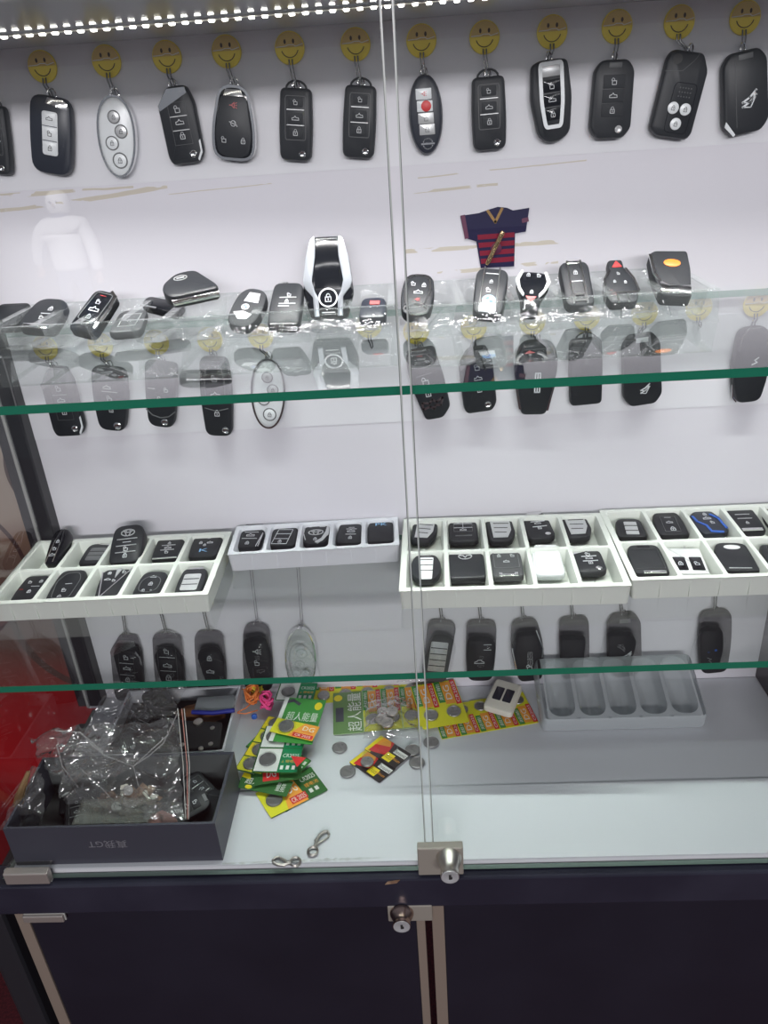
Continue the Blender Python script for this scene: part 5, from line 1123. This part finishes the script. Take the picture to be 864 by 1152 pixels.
# cords -----------------------------------------------------------------------
def cords():
    for (m, lb, cx, cy, n, sp, sd) in (('orangec', 'tangled thin orange cords on the far side of the battery heap', 284, 784, 30, .023, 2), ('pinkc', 'bright pink knotted cord beside the green battery cards', 300, 791, 30, .017, 5), ('yellowc', 'yellow cord mixed into the tangle by the white box edge', 290, 776, 22, .022, 9)):
        P = pick(cx, cy, ('z', ZFB+.02)); pts = []; random.seed(sd)
        for i in range(n):
            a = i*1.9+sd; rr = sp*(.35+.65*random.random()); pts.append(P+Vector((math.cos(a)*rr*.75, math.sin(a)*rr*1.1, -.012+.022*random.random()+.004)))
        # smooth
        for _ in range(1):
            q = []
            for i in range(len(pts)-1): q += [pts[i]*.75+pts[i+1]*.25, pts[i]*.25+pts[i+1]*.75]
            pts = q
        mb = MB(); tube(mb, pts, .0013 if m != 'pinkc' else .0019, m, 6); tag(mb.build('cord', None, 60), lb, 'cord', None)
    a = [pick(*p, ('z', ZFB+.016)) for p in ((272, 775), (283, 778), (285, 789), (276, 797), (266, 802), (276, 803), (290, 799))]
    mb = MB(); tube(mb, a, .0009, 'orangec', 6); tag(mb.build('cord', None, 60), 'single orange cord end looping over the white box edge', 'cord')
    for i, (px, py) in enumerate(((298, 785), (286, 806))):
        P = pick(px, py, ('z', ZFB+.02)); mb = MB(); lathe(mb, [(0, -.004), (.004, -.002), (.004, .002), (0, .004)], 'blue' if i else 'dcell', 10, Matrix.Translation(P)); tag(mb.build('bead', None, 40), ['dark metal bead caught in the pink cord', 'blue bead under the cord tangle'][i], 'bead')
cords()
random.seed(11)
# dark slate box at the front left ------------------------------------------------
def slatebox():
    z = ZFF; ht = .058
    fr = pick(251, 968, ('z', z)); fl_ = pick(2, 974, ('z', z)); x = (fr-fl_).normalized(); y = Vector((-x.y, x.x, 0))
    br = pick(261, 846, ('z', z+ht)); dp = (br-fr).dot(y); xl = XL-.008; w = (fr.x-xl)/x.x
    o = fr-x*w; o.z = z+.0003
    r = tag(empty('gift_box', frame(o, x, y, Vector((0, 0, 1)))), 'open dark slate box full of bags and key parts in the front left corner', 'box')
    t = .003; mb = MB()
    mb.box((0, 0, 0), (w, t, ht), 'boxg').box((0, dp-t, 0), (w, dp, ht), 'boxg').box((0, t, 0), (t, dp-t, ht), 'boxg').box((w-t, t, 0), (w, dp-t, ht), 'boxg').box((t, t, 0), (w-t, dp-t, .003), 'boxg')
    mb.build('box_walls', r)
    mb = MB(); mb.box((t, dp-t-.0006, .003), (w-t, dp-t, ht-.001), 'boxin').box((w-t-.0006, t, .003), (w-t, dp-t-.001, ht-.001), 'boxin').box((t, t, .003), (w-t, dp-t-.001, .0036), 'foam'); mb.build('lining', r)
    c = pick(121, 950, ('y', o.y)); L = c-o; cx = L.dot(x); T = Matrix.Translation((0, -.0003, 0)) @ Matrix.Rotation(PI/2, 4, 'X')
    mb = MB(); text(mb, '真我GT', cx, L.z, .044, .012, 0, 'print_gry', PI, T); mb.build('printed_name', r)
    return o, x, y, w, dp, z, ht
bo, bx, by, bw, bd, bz, bh = slatebox()
def inbox(u, v, h): return bo+bx*u*bw+by*v*bd+Vector((0, 0, h))
def rod(name, label, P, s, m, cat, seed=0, n=18, group=None, flat=.7):
    """irregular lump"""
    mb = MB(); L = []
    for j in range(n//2+1):
        ph = PI*j/(n//2); ring = []
        for i in range(n):
            th = 2*PI*i/n; d = Vector((math.sin(ph)*math.cos(th), math.sin(ph)*math.sin(th), -math.cos(ph)))
            f = 1+.35*noise.noise(d*1.7+Vector((seed, 0, 0)))+.12*noise.noise(d*5+Vector((seed, 3, 0)))
            ring.append((P.x+d.x*s[0]*f, P.y+d.y*s[1]*f, P.z+d.z*s[2]*f))
        L.append(ring)
    loops(mb, L, m, None, False, False); o = mb.build(name, None, 50); return tag(o, label, cat, group)
def shreds():
    random.seed(3); mb = MB()
    for i in range(46):
        P = inbox(.36+.26*random.random(), .36+.30*random.random(), .022+.018*random.random()); d = Vector((random.uniform(-1, 1), random.uniform(-1, 1), random.uniform(-.3, .5))).normalized(); L = random.uniform(.008, .020)
        sd = d.cross(Vector((random.random(), random.random(), 1))).normalized()*random.uniform(.003, .007); up = d.cross(sd).normalized()*.0012
        a, b, c = P-d*L, P+up*3, P+d*L
        mb.add([tuple(a-sd), tuple(a+sd), tuple(b+sd*1.2), tuple(b-sd*1.1), tuple(c+sd*.7), tuple(c-sd*.8)], [(0, 1, 2, 3), (3, 2, 4, 5)], ['tan', 'tan', 'leather', 'cream'][i % 4] if i % 8 != 3 else 'tan')
    o = mb.build('paper_shreds'); tag(o, 'torn tan and brown paper shreds lying under the big bag in the slate box', 'paper', None, 'stuff')
shreds()
rod('putty_lump', 'pinkish round lump under film near the front of the slate box', inbox(.72, .18, .034), (.017, .013, .016), 'pinkm', 'lump', 7)
# clear acrylic case at the front of the box
def boxkey(label, u, v, h, ang, nrm, st, L=.075, W=.036, t=.013, grp='loose key shells on the left'):
    P = inbox(u, v, h) if isinstance(u, float) else u
    n = Vector(nrm).normalized(); y = Vector((math.cos(ang), math.sin(ang), 0)); y = (y-n*y.dot(n)).normalized(); x = y.cross(n)
    k = Key.__new__(Key); k.h = L; k.w = W; k.t = t; k.r = tag(empty('car_key', frame(P, x, y, n)), label, 'car key', grp); st(k); return k
P = inbox(.52, .17, .012); mb = MB(); a = .055
T = frame(inbox(.31, .07, .036), bx, by, Vector((0, 0, 1)))
mb.box((-.0, 0, 0), (.088, .036, .018), 'acryl').box((.002, .002, .004), (.086, .034, .0165), 'acryl'); o = mb.build('acrylic_case'); o.matrix_world = T; tag(o, 'long clear acrylic case inside the slate box at its front wall', 'case')
boxkey('black key shell lying along the right wall inside the slate box', .90, .45, .010, 1.2, (-.2, -.1, 1), lambda k: st_back(k, None), .066, .033)
boxkey('black key shell near the back right corner inside the slate box', .84, .74, .012, 2.4, (.2, -.2, 1), lambda k: st_vw(k), .060, .030)
boxkey('dark key shell standing at the middle right inside the slate box', .80, .38, .030, .6, (.1, -.3, 1), lambda k: st_oct(k), .058, .03)
boxkey('dark key shell at the left of the acrylic case inside the slate box', .24, .45, .012, 1.9, (.1, -.2, 1), lambda k: st_vw(k), .060, .030)
boxkey('dark key shell at the back left inside the slate box', .24, .70, .014, .3, (-.1, -.2, 1), lambda k: st_back(k, None), .060, .030)
# zip bag with brass blade at the left
def bagpoly(name, label, corners, m='bag', n=24, seed=0, amp=.012, thick=.014, cat='plastic bag'):
    """bag standing up: corners are world points a(bottom left) b(bottom right) c(top right) d(top left); two sheets joined at the rim"""
    a, b, c, d = corners; nn = (b-a).cross(d-a).normalized(); vs = []; fs = []
    for side in (0, 1):
        for j in range(n+1):
            for i in range(n+1):
                u, v = i/n, j/n; e = (4*u*(1-u)*4*v*(1-v))**.5
                p = a*(1-u)*(1-v)+b*u*(1-v)+c*u*v+d*(1-u)*v
                q = Vector((u*3.2+seed, v*3.2, 0))
                w = amp*(noise.noise(q)*1.3+.9*(1-3.0*min(.33, abs(noise.noise(q*.9+Vector((3, 1, 0))))))+.55*(1-3*min(.3, abs(noise.noise(q*1.9+Vector((0, 2, 4)))))))
                w2 = amp*.35*noise.noise(q*2.3+Vector((9, side*4, 0)))
                p = p+nn*(w*.8+w2*e+(side*2-1)*thick*.5*e)+(b-a).normalized()*noise.noise(q*1.5+Vector((5, 5, 5)))*amp*.9+(d-a).normalized()*noise.noise(q*1.5+Vector((1, 8, 5)))*amp*.8
                vs.append(tuple(p))
    N1 = (n+1)**2
    for j in range(n):
        for i in range(n):
            q = j*(n+1)+i; fs.append((q, q+n+1, q+n+2, q+1)); fs.append((N1+q, N1+q+1, N1+q+n+2, N1+q+n+1))
    r = tag(empty(name, loc=a), label, cat); mb = MB(); mb.add([tuple(Vector(v)-a) for v in vs], fs, m); o = mb.build('bag_film', r, 70)
    return r, a
def pt(px, py, y): return pick(px, py, ('y', y))
yb_ = inbox(0, .35, 0).y
r, a = bagpoly('zip_bag', 'small zip bag with a brass key in the left end of the slate box', [pt(0, 932, yb_-.012), pt(50, 926, yb_-.012), pt(50, 872, yb_+.012), pt(38, 860, yb_+.012)], seed=2, amp=.004, thick=.006)
mb = MB(); q = [pt(4, 905, yb_+.0), pt(38, 860, yb_+.02)]; 
for dx in (0, .004): tube(mb, [q[0]-a+Vector((dx, -.004, 0)), q[1]-a+Vector((dx, -.004, 0))], .0009, 'bag', 6)
mb.build('zip_strip', r, 50)
mb = MB(); pts = [pt(17, 906, yb_), pt(22, 895, yb_), pt(26, 884, yb_), pt(32, 868, yb_+.008)]; tube(mb, pts, [.0030, .0052, .0040, .0022], 'brass', 8); tag(mb.build('brass_key', None, 40), 'brass coloured metal key inside the small zip bag', 'key')
# big bag
yb2 = inbox(0, .62, 0).y
r, a = bagpoly('zip_bag', 'big crumpled clear zip bag rising out of the slate box', [pt(76, 892, yb2-.02), pt(210, 925, yb2-.055), pt(206, 800, yb2+.02), pt(60, 818, yb2+.0)], seed=5, amp=.013, thick=.008, n=34)
mb = MB()
for dx in (0, 5, 8): tube(mb, [pt(200+dx*.9, 797, yb2+.015)-a, pt(206+dx*.9, 860, yb2-.02)-a, pt(209+dx*.4, 922, yb2-.055)-a], .0005, ('pinkm' if dx == 5 else 'seal'), 6)
mb.build('zip_strip', r, 50)
mb = MB()
for q in (((96, 832), (118, 850), (150, 862), (190, 826)), ((62, 822), (90, 824), (116, 846)), ((92, 866), (112, 884), (132, 906)), ((150, 862), (168, 850), (184, 836), (200, 802)), ((64, 838), (70, 862), (88, 886)), ((150, 862), (156, 884), (172, 900))):
    tube(mb, [pt(x, y, yb2-.018)-a for x, y in q], .0006, 'crease', 5)
mb.build('film_crease', r, 50)
mb = MB(); lathe(mb, [(.0055, -.001), (.0060, 0), (.0055, .001), (0, .0013)], 'seal', 16, Matrix.Translation(pt(144, 889, yb2-.03)-a) @ Matrix.Rotation(1.2, 4, 'X')); lathe(mb, [(.0055, -.001), (.0060, 0), (.0055, .001), (0, .0013)], 'seal', 16, Matrix.Translation(pt(131, 908, yb2-.03)-a) @ Matrix.Rotation(1.0, 4, 'X')); mb.build('bag_vent', r, 40)
r, a = bagpoly('plastic_bag', 'pointed corner of crumpled clear film at the left, above the slate box', [pt(70, 880, yb2+.01), pt(150, 860, yb2+.0), pt(118, 812, yb2+.03), pt(36, 824, yb2+.02)], seed=12, amp=.012, thick=.006, n=26)
r, a = bagpoly('plastic_bag', 'thin clear film lying over the dark parts behind the slate box', [pt(95, 835, YB-.10), pt(190, 820, YB-.10), pt(215, 765, YB-.05), pt(125, 768, YB-.05)], seed=21, amp=.010, thick=.010, n=26)
# film over the front of the box
r, a = bagpoly('plastic_bag', 'tight clear film around the pinkish lump in the slate box', [inbox(.62, .10, .022), inbox(.84, .10, .022), inbox(.82, .30, .058), inbox(.64, .30, .058)], seed=33, amp=.006, thick=.024, n=18)
# white box of parts behind --------------------------------------------------------
def partsbox():
    z = ZFB; ht = .030
    fr = pick(252, 845, ('z', z+ht)); br = pick(270, 780, ('z', z+ht)); y = (br-fr); y.z = 0; dp = min(y.length*1.15, (YB-.012)-fr.y); y.normalize(); x = Vector((y.y, -y.x, 0)); x = Vector((1, .02, 0)).normalized(); y = Vector((-x.y, x.x, 0))
    w = fr.x-(XL+.045); o = fr-x*w; o.z = z+.0003
    if o.y < bo.y+bd+.004: dlt = bo.y+bd+.006-o.y; o.y += dlt; dp -= dlt
    dp = min(dp, YB-.020-o.y)
    r = tag(empty('parts_box', frame(o, x, y, Vector((0, 0, 1)))), 'open white box of dark key parts at the back left of the case floor', 'box')
    t = .003; mb = MB(); mb.box((0, 0, 0), (w, t, ht), 'tray2').box((0, dp-t, 0), (w, dp, ht), 'tray2').box((0, t, 0), (t, dp-t, ht), 'tray2').box((w-t, t, 0), (w, dp-t, ht), 'tray2').box((t, t, 0), (w-t, dp-t, .003), 'tray2')
    mb.build('box_walls', r)
    mb = MB(); mb.box((t+.0002, t+.0002, .003), (w-t-.0002, dp-t-.0002, .010), 'foam'); mb.build('foam_liner', r)
    return o, x, y, w, dp
po, pxx, pyy, pw_, pd_ = partsbox()
def inp(u, v, h): return po+pxx*u*pw_+pyy*v*pd_+Vector((0, 0, h))
rod('leather_pouch', 'brown leather pouch lying in the white box of parts', inp(.70, .62, .022), (.038, .020, .010), 'leather', 'pouch', 14)
rod('leather_pouch', 'smaller brown leather pouch at the left of the white box of parts', inp(.48, .45, .020), (.026, .016, .009), 'leather', 'pouch', 19)
def slat(label, pts, z, h, m, name, cat):
    P3 = [pick(*p, ('z', z)) for p in pts]; mb = MB(); Q = [(p.x, p.y) for p in P3]; slab(mb, rpoly(Q, .003, 3), z-h, z, .0015, m); return tag(mb.build(name, None, 40), label, cat)
r = slat('grey felt pouch with dark blue edge in the white box of parts', [(217, 801), (263, 799), (264, 781), (222, 784)], ZF+.040, .004, 'greyf', 'felt_pouch', 'pouch')
P3 = [pick(*p, ('z', ZF+.0405)) for p in ((216, 801), (240, 802), (264, 799))]; mb = MB(); tube(mb, P3, .0030, 'bluep', 8); e_ = mb.build('blue_edge', r, 50); e_['label'] = 'dark blue edge'
o = slat('dark grey moulded piece with silver screws in the white box', [(148, 846), (246, 840), (250, 812), (170, 808)], ZF+.036, .006, 'foam', 'key_shell_panel', 'key parts')
for i, (x, y) in enumerate(((239, 819), (237, 837), (226, 842), (205, 838))):
    P = pick(x, y, ('z', ZF+.036)); mb = MB(); lathe(mb, [(.0032, -.001), (.0032, .0008), (.002, .0014), (0, .0014)], 'nick', 14, Matrix.Translation(P)); mb.build('screw', o, 40)
P = pick(223, 812, ('z', ZF+.038)); mb = MB(); lathe(mb, [(.0062, -.002), (.0066, 0), (.0062, .001), (.0050, .0012), (0, .0008)], 'nick', 20, Matrix.Translation(P)); tag(mb.build('coin_cell', None, 40), 'small round metal disc on the brown pouch in the white box', 'battery')
boxkey('dark flip key lying at the left in the white box of parts', inp(.20, .40, .014), 0, 0, 1.1, (0, -.2, 1), lambda k: st_vw(k))
boxkey('dark smart key lying at the back in the white box of parts', inp(.36, .72, .018), 0, 0, 2.2, (.1, -.3, 1), lambda k: st_back(k, None))
boxkey('dark key with small red mark in the white box of parts', inp(.38, .30, .020), 0, 0, .5, (0, -.3, 1), lambda k: (st_oct(k), k.ic('dash', 0, .2, .2, 'red')))
# ------------------------------------------------------------------ door hardware
def px2(x, y, yy=YF-.004): return pick(x, y, ('y', yy))
def plate(name, parent, x0, y0, x1, y1, yy, th, m, bev=.0012):
    a = px2(x0, y1, yy); b = px2(x1, y0, yy); a, b = Vector((min(a.x, b.x), yy, a.z)), Vector((max(a.x, b.x), yy+th, b.z))
    o0 = parent.matrix_world.translation if parent else Vector((0, 0, 0))
    return MB().box(a-parent.location, b-parent.location, m).build(name, parent, None, bev), a, b
def lock(label, x0, y0, x1, y1, cx, cy, yy, body, m2, f_=1.0):
    P = px2(cx, cy, yy); r = tag(empty('cam_lock', loc=P), label, 'lock', None)
    plate('lock_plate', r, x0, y0, x1, y1, yy, abs(yy-(YF-.0035)), body)
    T = Matrix.Rotation(PI/2, 4, 'X') @ Matrix.Diagonal((1, 1, f_, 1))
    mb = MB(); lathe(mb, [(.0135, -.0005), (.0135, .002), (.0125, .006), (.0095, .014), (.0095, .021), (.0100, .022), (.0100, .0245), (.0092, .0248)], m2, 28, T); mb.build('lock_barrel', r, 40)
    mb = MB(); lathe(mb, [(.0094, .0246), (.0092, .0256), (.0060, .0256), (.0055, .0252), (0, .0252)], 'sil', 24, T); f = mb.build('lock_face', r, 40)
    mb = MB(); mb.box((-.0013, -.0035, .0250), (.0013, .0035, .0256), 'iconblk', T).box((.0010, -.0030, .0250), (.0024, .0005, .0256), 'iconblk', T); mb.build('keyhole', f)
    return r
lock('square nickel lock with a round barrel clamped on the glass doors', 471, 954, 521, 985, 505, 964, YF-.013, 'satin', 'nick')
YD = YF-.007
r = lock('small nickel lock with a bronze barrel at the top of the lower cupboard doors', 437, 1019, 486, 1037, 452, 1027, YD-.006, 'satin', 'bronze', .68)
def hinge(label, x0, y0, x1, y1, yy, th):
    P = px2((x0+x1)/2, (y0+y1)/2, yy); r = tag(empty('corner_hinge', loc=P), label, 'hinge', None)
    plate('hinge_plate', r, x0, y0, x1, y1, yy, th, 'steel', .0015)
    plate('rubber_pad', r, x0+2, y0-4, x1+2, y1-3, yy+th*.55, th*.4, 'seal', .0005); return r
hinge('brushed steel corner hinge gripping the foot of the left glass door', 7, 983, 52, 996, YF-.012, .010)
hinge('thin brushed steel corner hinge on the top left of the lower cupboard door', 27, 1031, 70, 1039, YD-.007, .006)
# chipped spot on the rim
mb = MB(); A = px2(440, 993, YF-.0125)
loops(mb, [[(A.x-.007, YF-.0121, A.z-.003), (A.x+.006, YF-.0121, A.z-.001), (A.x+.010, YF-.0121, A.z+.004), (A.x-.004, YF-.0121, A.z+.0015)], [(A.x-.007, YF-.0127, A.z-.003), (A.x+.006, YF-.0127, A.z-.001), (A.x+.010, YF-.0127, A.z+.004), (A.x-.004, YF-.0127, A.z+.0015)]], 'tan')
o = mb.build('tape_scrap'); tag(o, 'small torn scrap of tan tape stuck on the dark rim left of the locks', 'tape')

# ------------------------------------------------------------------ outside on the left: patterned red and beige board
def board_material():
    m = mat('patterned_board', (.4, .3, .25), .45); nt = m.node_tree; b = nt.nodes['Principled BSDF']; N = nt.nodes.new; L = nt.links.new
    tc = N('ShaderNodeTexCoord'); sp = N('ShaderNodeSeparateXYZ'); L(tc.outputs['Object'], sp.inputs[0])
    nz = N('ShaderNodeTexNoise'); nz.inputs['Scale'].default_value = 2.2; L(tc.outputs['Object'], nz.inputs['Vector'])
    ad = N('ShaderNodeMath'); ad.operation = 'MULTIPLY_ADD'; ad.inputs[1].default_value = .30; L(nz.outputs['Fac'], ad.inputs[0]); L(sp.outputs['Z'], ad.inputs[2])
    cr = N('ShaderNodeValToRGB'); L(ad.outputs[0], cr.inputs[0]); el = cr.color_ramp.elements
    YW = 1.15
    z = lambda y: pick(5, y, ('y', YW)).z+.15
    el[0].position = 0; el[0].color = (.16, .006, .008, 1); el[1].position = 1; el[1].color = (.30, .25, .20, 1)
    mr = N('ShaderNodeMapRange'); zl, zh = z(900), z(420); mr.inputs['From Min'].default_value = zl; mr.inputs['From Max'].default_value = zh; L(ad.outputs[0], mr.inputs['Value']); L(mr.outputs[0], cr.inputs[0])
    for yy, c in ((850, (.42, .006, .010)), (775, (.26, .010, .012)), (730, (.10, .030, .026)), (665, (.11, .055, .045)), (625, (.13, .075, .055)), (600, (.22, .13, .09)), (575, (.40, .32, .26)), (500, (.44, .38, .32))):  # muted brown middle steps: the lower shelf's reflection painted over the red
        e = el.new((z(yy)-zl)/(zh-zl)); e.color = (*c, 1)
    acc = None
    def M2(op, a, c):
        n = N('ShaderNodeMath'); n.operation = op
        for i, v in enumerate((a, c)):
            if isinstance(v, (int, float)): n.inputs[i].default_value = v
            elif v is not None: L(v, n.inputs[i])
        return n.outputs[0]
    for (cx, cy, rad, w) in ((75, 530, 66, 4), (110, 700, 95, 4.5), (-60, 640, 90, 2.5), (95, 500, 92, 1.5)):
        Cc = pick(cx, cy, ('y', YW)); E = pick(cx+rad, cy, ('y', YW)); rr = (E-Cc).length; ww = w/rad*rr
        dx = M2('SUBTRACT', sp.outputs['X'], Cc.x); dz = M2('SUBTRACT', sp.outputs['Z'], Cc.z)
        d = M2('SQRT', M2('ADD', M2('MULTIPLY', dx, dx), M2('MULTIPLY', dz, dz)), None)
        e = M2('LESS_THAN', M2('ABSOLUTE', M2('SUBTRACT', d, rr), None), ww); acc = e if acc is None else M2('MAXIMUM', acc, e)
    mx = N('ShaderNodeMix'); mx.data_type = 'RGBA'; L(M2('MULTIPLY', acc, .85), mx.inputs[0]); L(cr.outputs[0], mx.inputs[6]); mx.inputs[7].default_value = (.035, .012, .014, 1)
    L(mx.outputs[2], b.inputs['Base Color']); return m
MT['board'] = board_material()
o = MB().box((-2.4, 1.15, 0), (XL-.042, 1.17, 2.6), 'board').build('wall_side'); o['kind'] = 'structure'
o = MB().box((XR+.05, 1.15, 0), (2.6, 1.17, 2.6), 'paper').build('wall_far'); o['kind'] = 'structure'

# ------------------------------------------------------------------ person mirrored in the left door, standing outside behind the viewer
def mirror_point(px, py, dist):
    d = ray(px, py).normalized(); t = (YF-CAM.y)/d.y; H = CAM+d*t; d2 = Vector((d.x, -d.y, d.z)); return H+d2*dist
def person():
    Pm = mirror_point(70, 255, 6.6); 
    hp = mirror_point(70, 213, 6.6).z; hip = mirror_point(70, 305, 6.6).z; S_ = (hp-hip)/.80
    base = Vector((Pm.x, Pm.y, hp-1.72*S_)); r = tag(empty('person', loc=base), 'person in white puffer jacket, a faint reflection in the left glass door', 'person')
    def skin(name, verts, edges, m, parent, sub=2):
        me = bpy.data.meshes.new(name); me.from_pydata([tuple(Vector(v[:3])*S_) for v in verts], edges, []); o = bpy.data.objects.new(name, me); C.objects.link(o); o.parent = parent
        md = o.modifiers.new('skin', 'SKIN'); md.use_smooth_shade = True
        for i, v in enumerate(verts):
            s = me.skin_vertices[0].data[i]; rr = v[3] if isinstance(v[3], tuple) else (v[3], v[3]); s.radius = (rr[0]*S_, rr[1]*S_); s.use_root = (i == 0)
        ss = o.modifiers.new('sub', 'SUBSURF'); ss.levels = sub; ss.render_levels = sub; me.materials.append(MT[m]); return o
    # body: pelvis, spine, head, arms, legs
    V = [(0,0,.92,.14),(0,0,1.12,.13),(0,0,1.34,.15),(0,0,1.48,.06),(0,.01,1.60,.095),
         (-.19,0,1.38,.06),(-.25,.0,1.12,.048),(-.26,-.05,.90,.035),(.19,0,1.38,.06),(.27,.02,1.14,.048),(.34,.08,.96,.035),
         (-.10,0,.85,.09),(-.11,0,.48,.065),(-.12,.0,.08,.045),(-.13,-.12,.04,.04),(.10,0,.85,.09),(.13,-.04,.48,.065),(.17,.06,.08,.045),(.18,-.06,.04,.04)]
    E = [(0,1),(1,2),(2,3),(3,4),(2,5),(5,6),(6,7),(2,8),(8,9),(9,10),(0,11),(11,12),(12,13),(13,14),(0,15),(15,16),(16,17),(17,18)]
    skin('body', V, E, 'jean', r)
    J = [(0,0,.90,(.19,.15)),(0,0,.97,(.20,.16)),(0,0,1.00,(.185,.15)),(0,0,1.07,(.21,.17)),(0,0,1.11,(.19,.155)),(0,0,1.18,(.215,.17)),(0,0,1.22,(.195,.16)),(0,0,1.30,(.215,.17)),(0,0,1.40,(.18,.14)),(0,0,1.48,(.10,.10)),
         (-.21,0,1.37,.095),(-.27,0,1.22,.088),(-.30,-.01,1.06,.080),(-.31,-.05,.90,.062),(.21,0,1.37,.095),(.29,.02,1.22,.088),(.34,.05,1.10,.080),(.38,.10,.97,.062)]
    JE = [(i, i+1) for i in range(9)]+[(8,10),(10,11),(11,12),(12,13),(8,14),(14,15),(15,16),(16,17)]
    skin('puffer_jacket', J, JE, 'puffer', r)
    skin('hood', [(0,.03,1.46,.11),(0,.03,1.57,.135),(0,.03,1.66,.125),(0,.02,1.72,.07)], [(0,1),(1,2),(2,3)], 'puffer', r)
    mb = MB()
    for s in (-1, 1): lathe(mb, [(0, -.012), (.012, 0), (0, .012)], 'iconblk', 8, Matrix.Translation((s*.035*S_, -.085*S_, 1.61*S_)))
    lathe(mb, [(0, -.02), (.014, 0), (0, .02)], 'skin', 8, Matrix.Translation((0, -.10*S_, 1.58*S_))); mb.build('face', r, 60)
    # five fingers on each hand
    for s, hx, hy, hz in ((-1, -.315, -.055, .84), (1, .39, .11, .91)):
        mb = MB(); tube(mb, [(hx*S_, hy*S_, (hz+.05)*S_), (hx*S_, hy*S_, hz*S_)], [.028*S_, .034*S_], 'skin', 8)
        for k in range(4): tube(mb, [((hx-.024+.016*k)*S_, hy*S_, hz*S_), ((hx-.024+.016*k)*S_, (hy-.01)*S_, (hz-.04)*S_), ((hx-.022+.015*k)*S_, (hy-.03)*S_, (hz-.07+.006*abs(k-1.5))*S_)], .009*S_, 'skin', 6)
        tube(mb, [((hx-s*.03)*S_, (hy-.01)*S_, (hz+.02)*S_), ((hx-s*.05)*S_, (hy-.03)*S_, (hz-.02)*S_)], .010*S_, 'skin', 6); mb.build('hand', r, 60)
    r.rotation_euler = (0, 0, PI)
    g = MB(); g.box((-6, -12, base.z-.10), (6, -3.0, base.z-.005), 'paving'); o = g.build('ground'); o['kind'] = 'structure'
    return base, S_
MT['paving'] = speckle('street_paving', (.10, .10, .10), (.14, .14, .14), 6, .8)
pb, ps = person()

# ------------------------------------------------------------------ light
def area(name, loc, rot, sx, sy, power, col=(1, 1, 1), spread=None):
    l = bpy.data.lights.new(name, 'AREA'); l.shape = 'RECTANGLE'; l.size = sx; l.size_y = sy; l.energy = power; l.color = col
    if spread: l.spread = spread
    o = bpy.data.objects.new(name, l); C.objects.link(o); o.location = loc; o.rotation_euler = rot; return o
area('led_strip_light', (0, YLED, ZC-.0038), (0, 0, LANG), (XR-XL)-.02, .004, 2.1, (1.0, .985, .97), math.radians(77))
area('front_fill_light', (0, YF+.014, ZC-.006), (0, 0, 0), (XR-XL)-.02, .012, 1.0, (.99, .985, 1.0))  # added fill along the front header, no strip is visible there
area('shop_fill_light', (.3, -3.0, 2.37), (math.radians(76), 0, 0), 2.2, .22, 88, (1, .975, 1))  # unseen fill added behind the camera to brighten back panel and case floor
sp = bpy.data.lights.new('daylight', 'SPOT'); sp.energy = 3400; sp.spot_size = math.radians(40); sp.spot_blend = .5; sp.shadow_soft_size = .5; so = bpy.data.objects.new('daylight', sp); C.objects.link(so)
so.location = (pb.x+.5, pb.y+3.5, pb.z+4.0); so.rotation_euler = (Vector((pb.x, pb.y, pb.z+1.1))-so.location).to_track_quat('-Z', 'Y').to_euler()
w = bpy.data.worlds.new('world'); bpy.context.scene.world = w; w.use_nodes = True; w.node_tree.nodes['Background'].inputs[0].default_value = (.80, .85, 1, 1); w.node_tree.nodes['Background'].inputs[1].default_value = .19
s = bpy.context.scene
s.view_settings.view_transform = 'Standard'; s.view_settings.look = 'None'; s.view_settings.gamma = 1; s.view_settings.use_curve_mapping = False; s.view_settings.exposure = 0
s.cycles.transparent_max_bounces = 32; s.cycles.max_bounces = 10; s.cycles.diffuse_bounces = 4; s.cycles.caustics_reflective = False; s.cycles.caustics_refractive = False
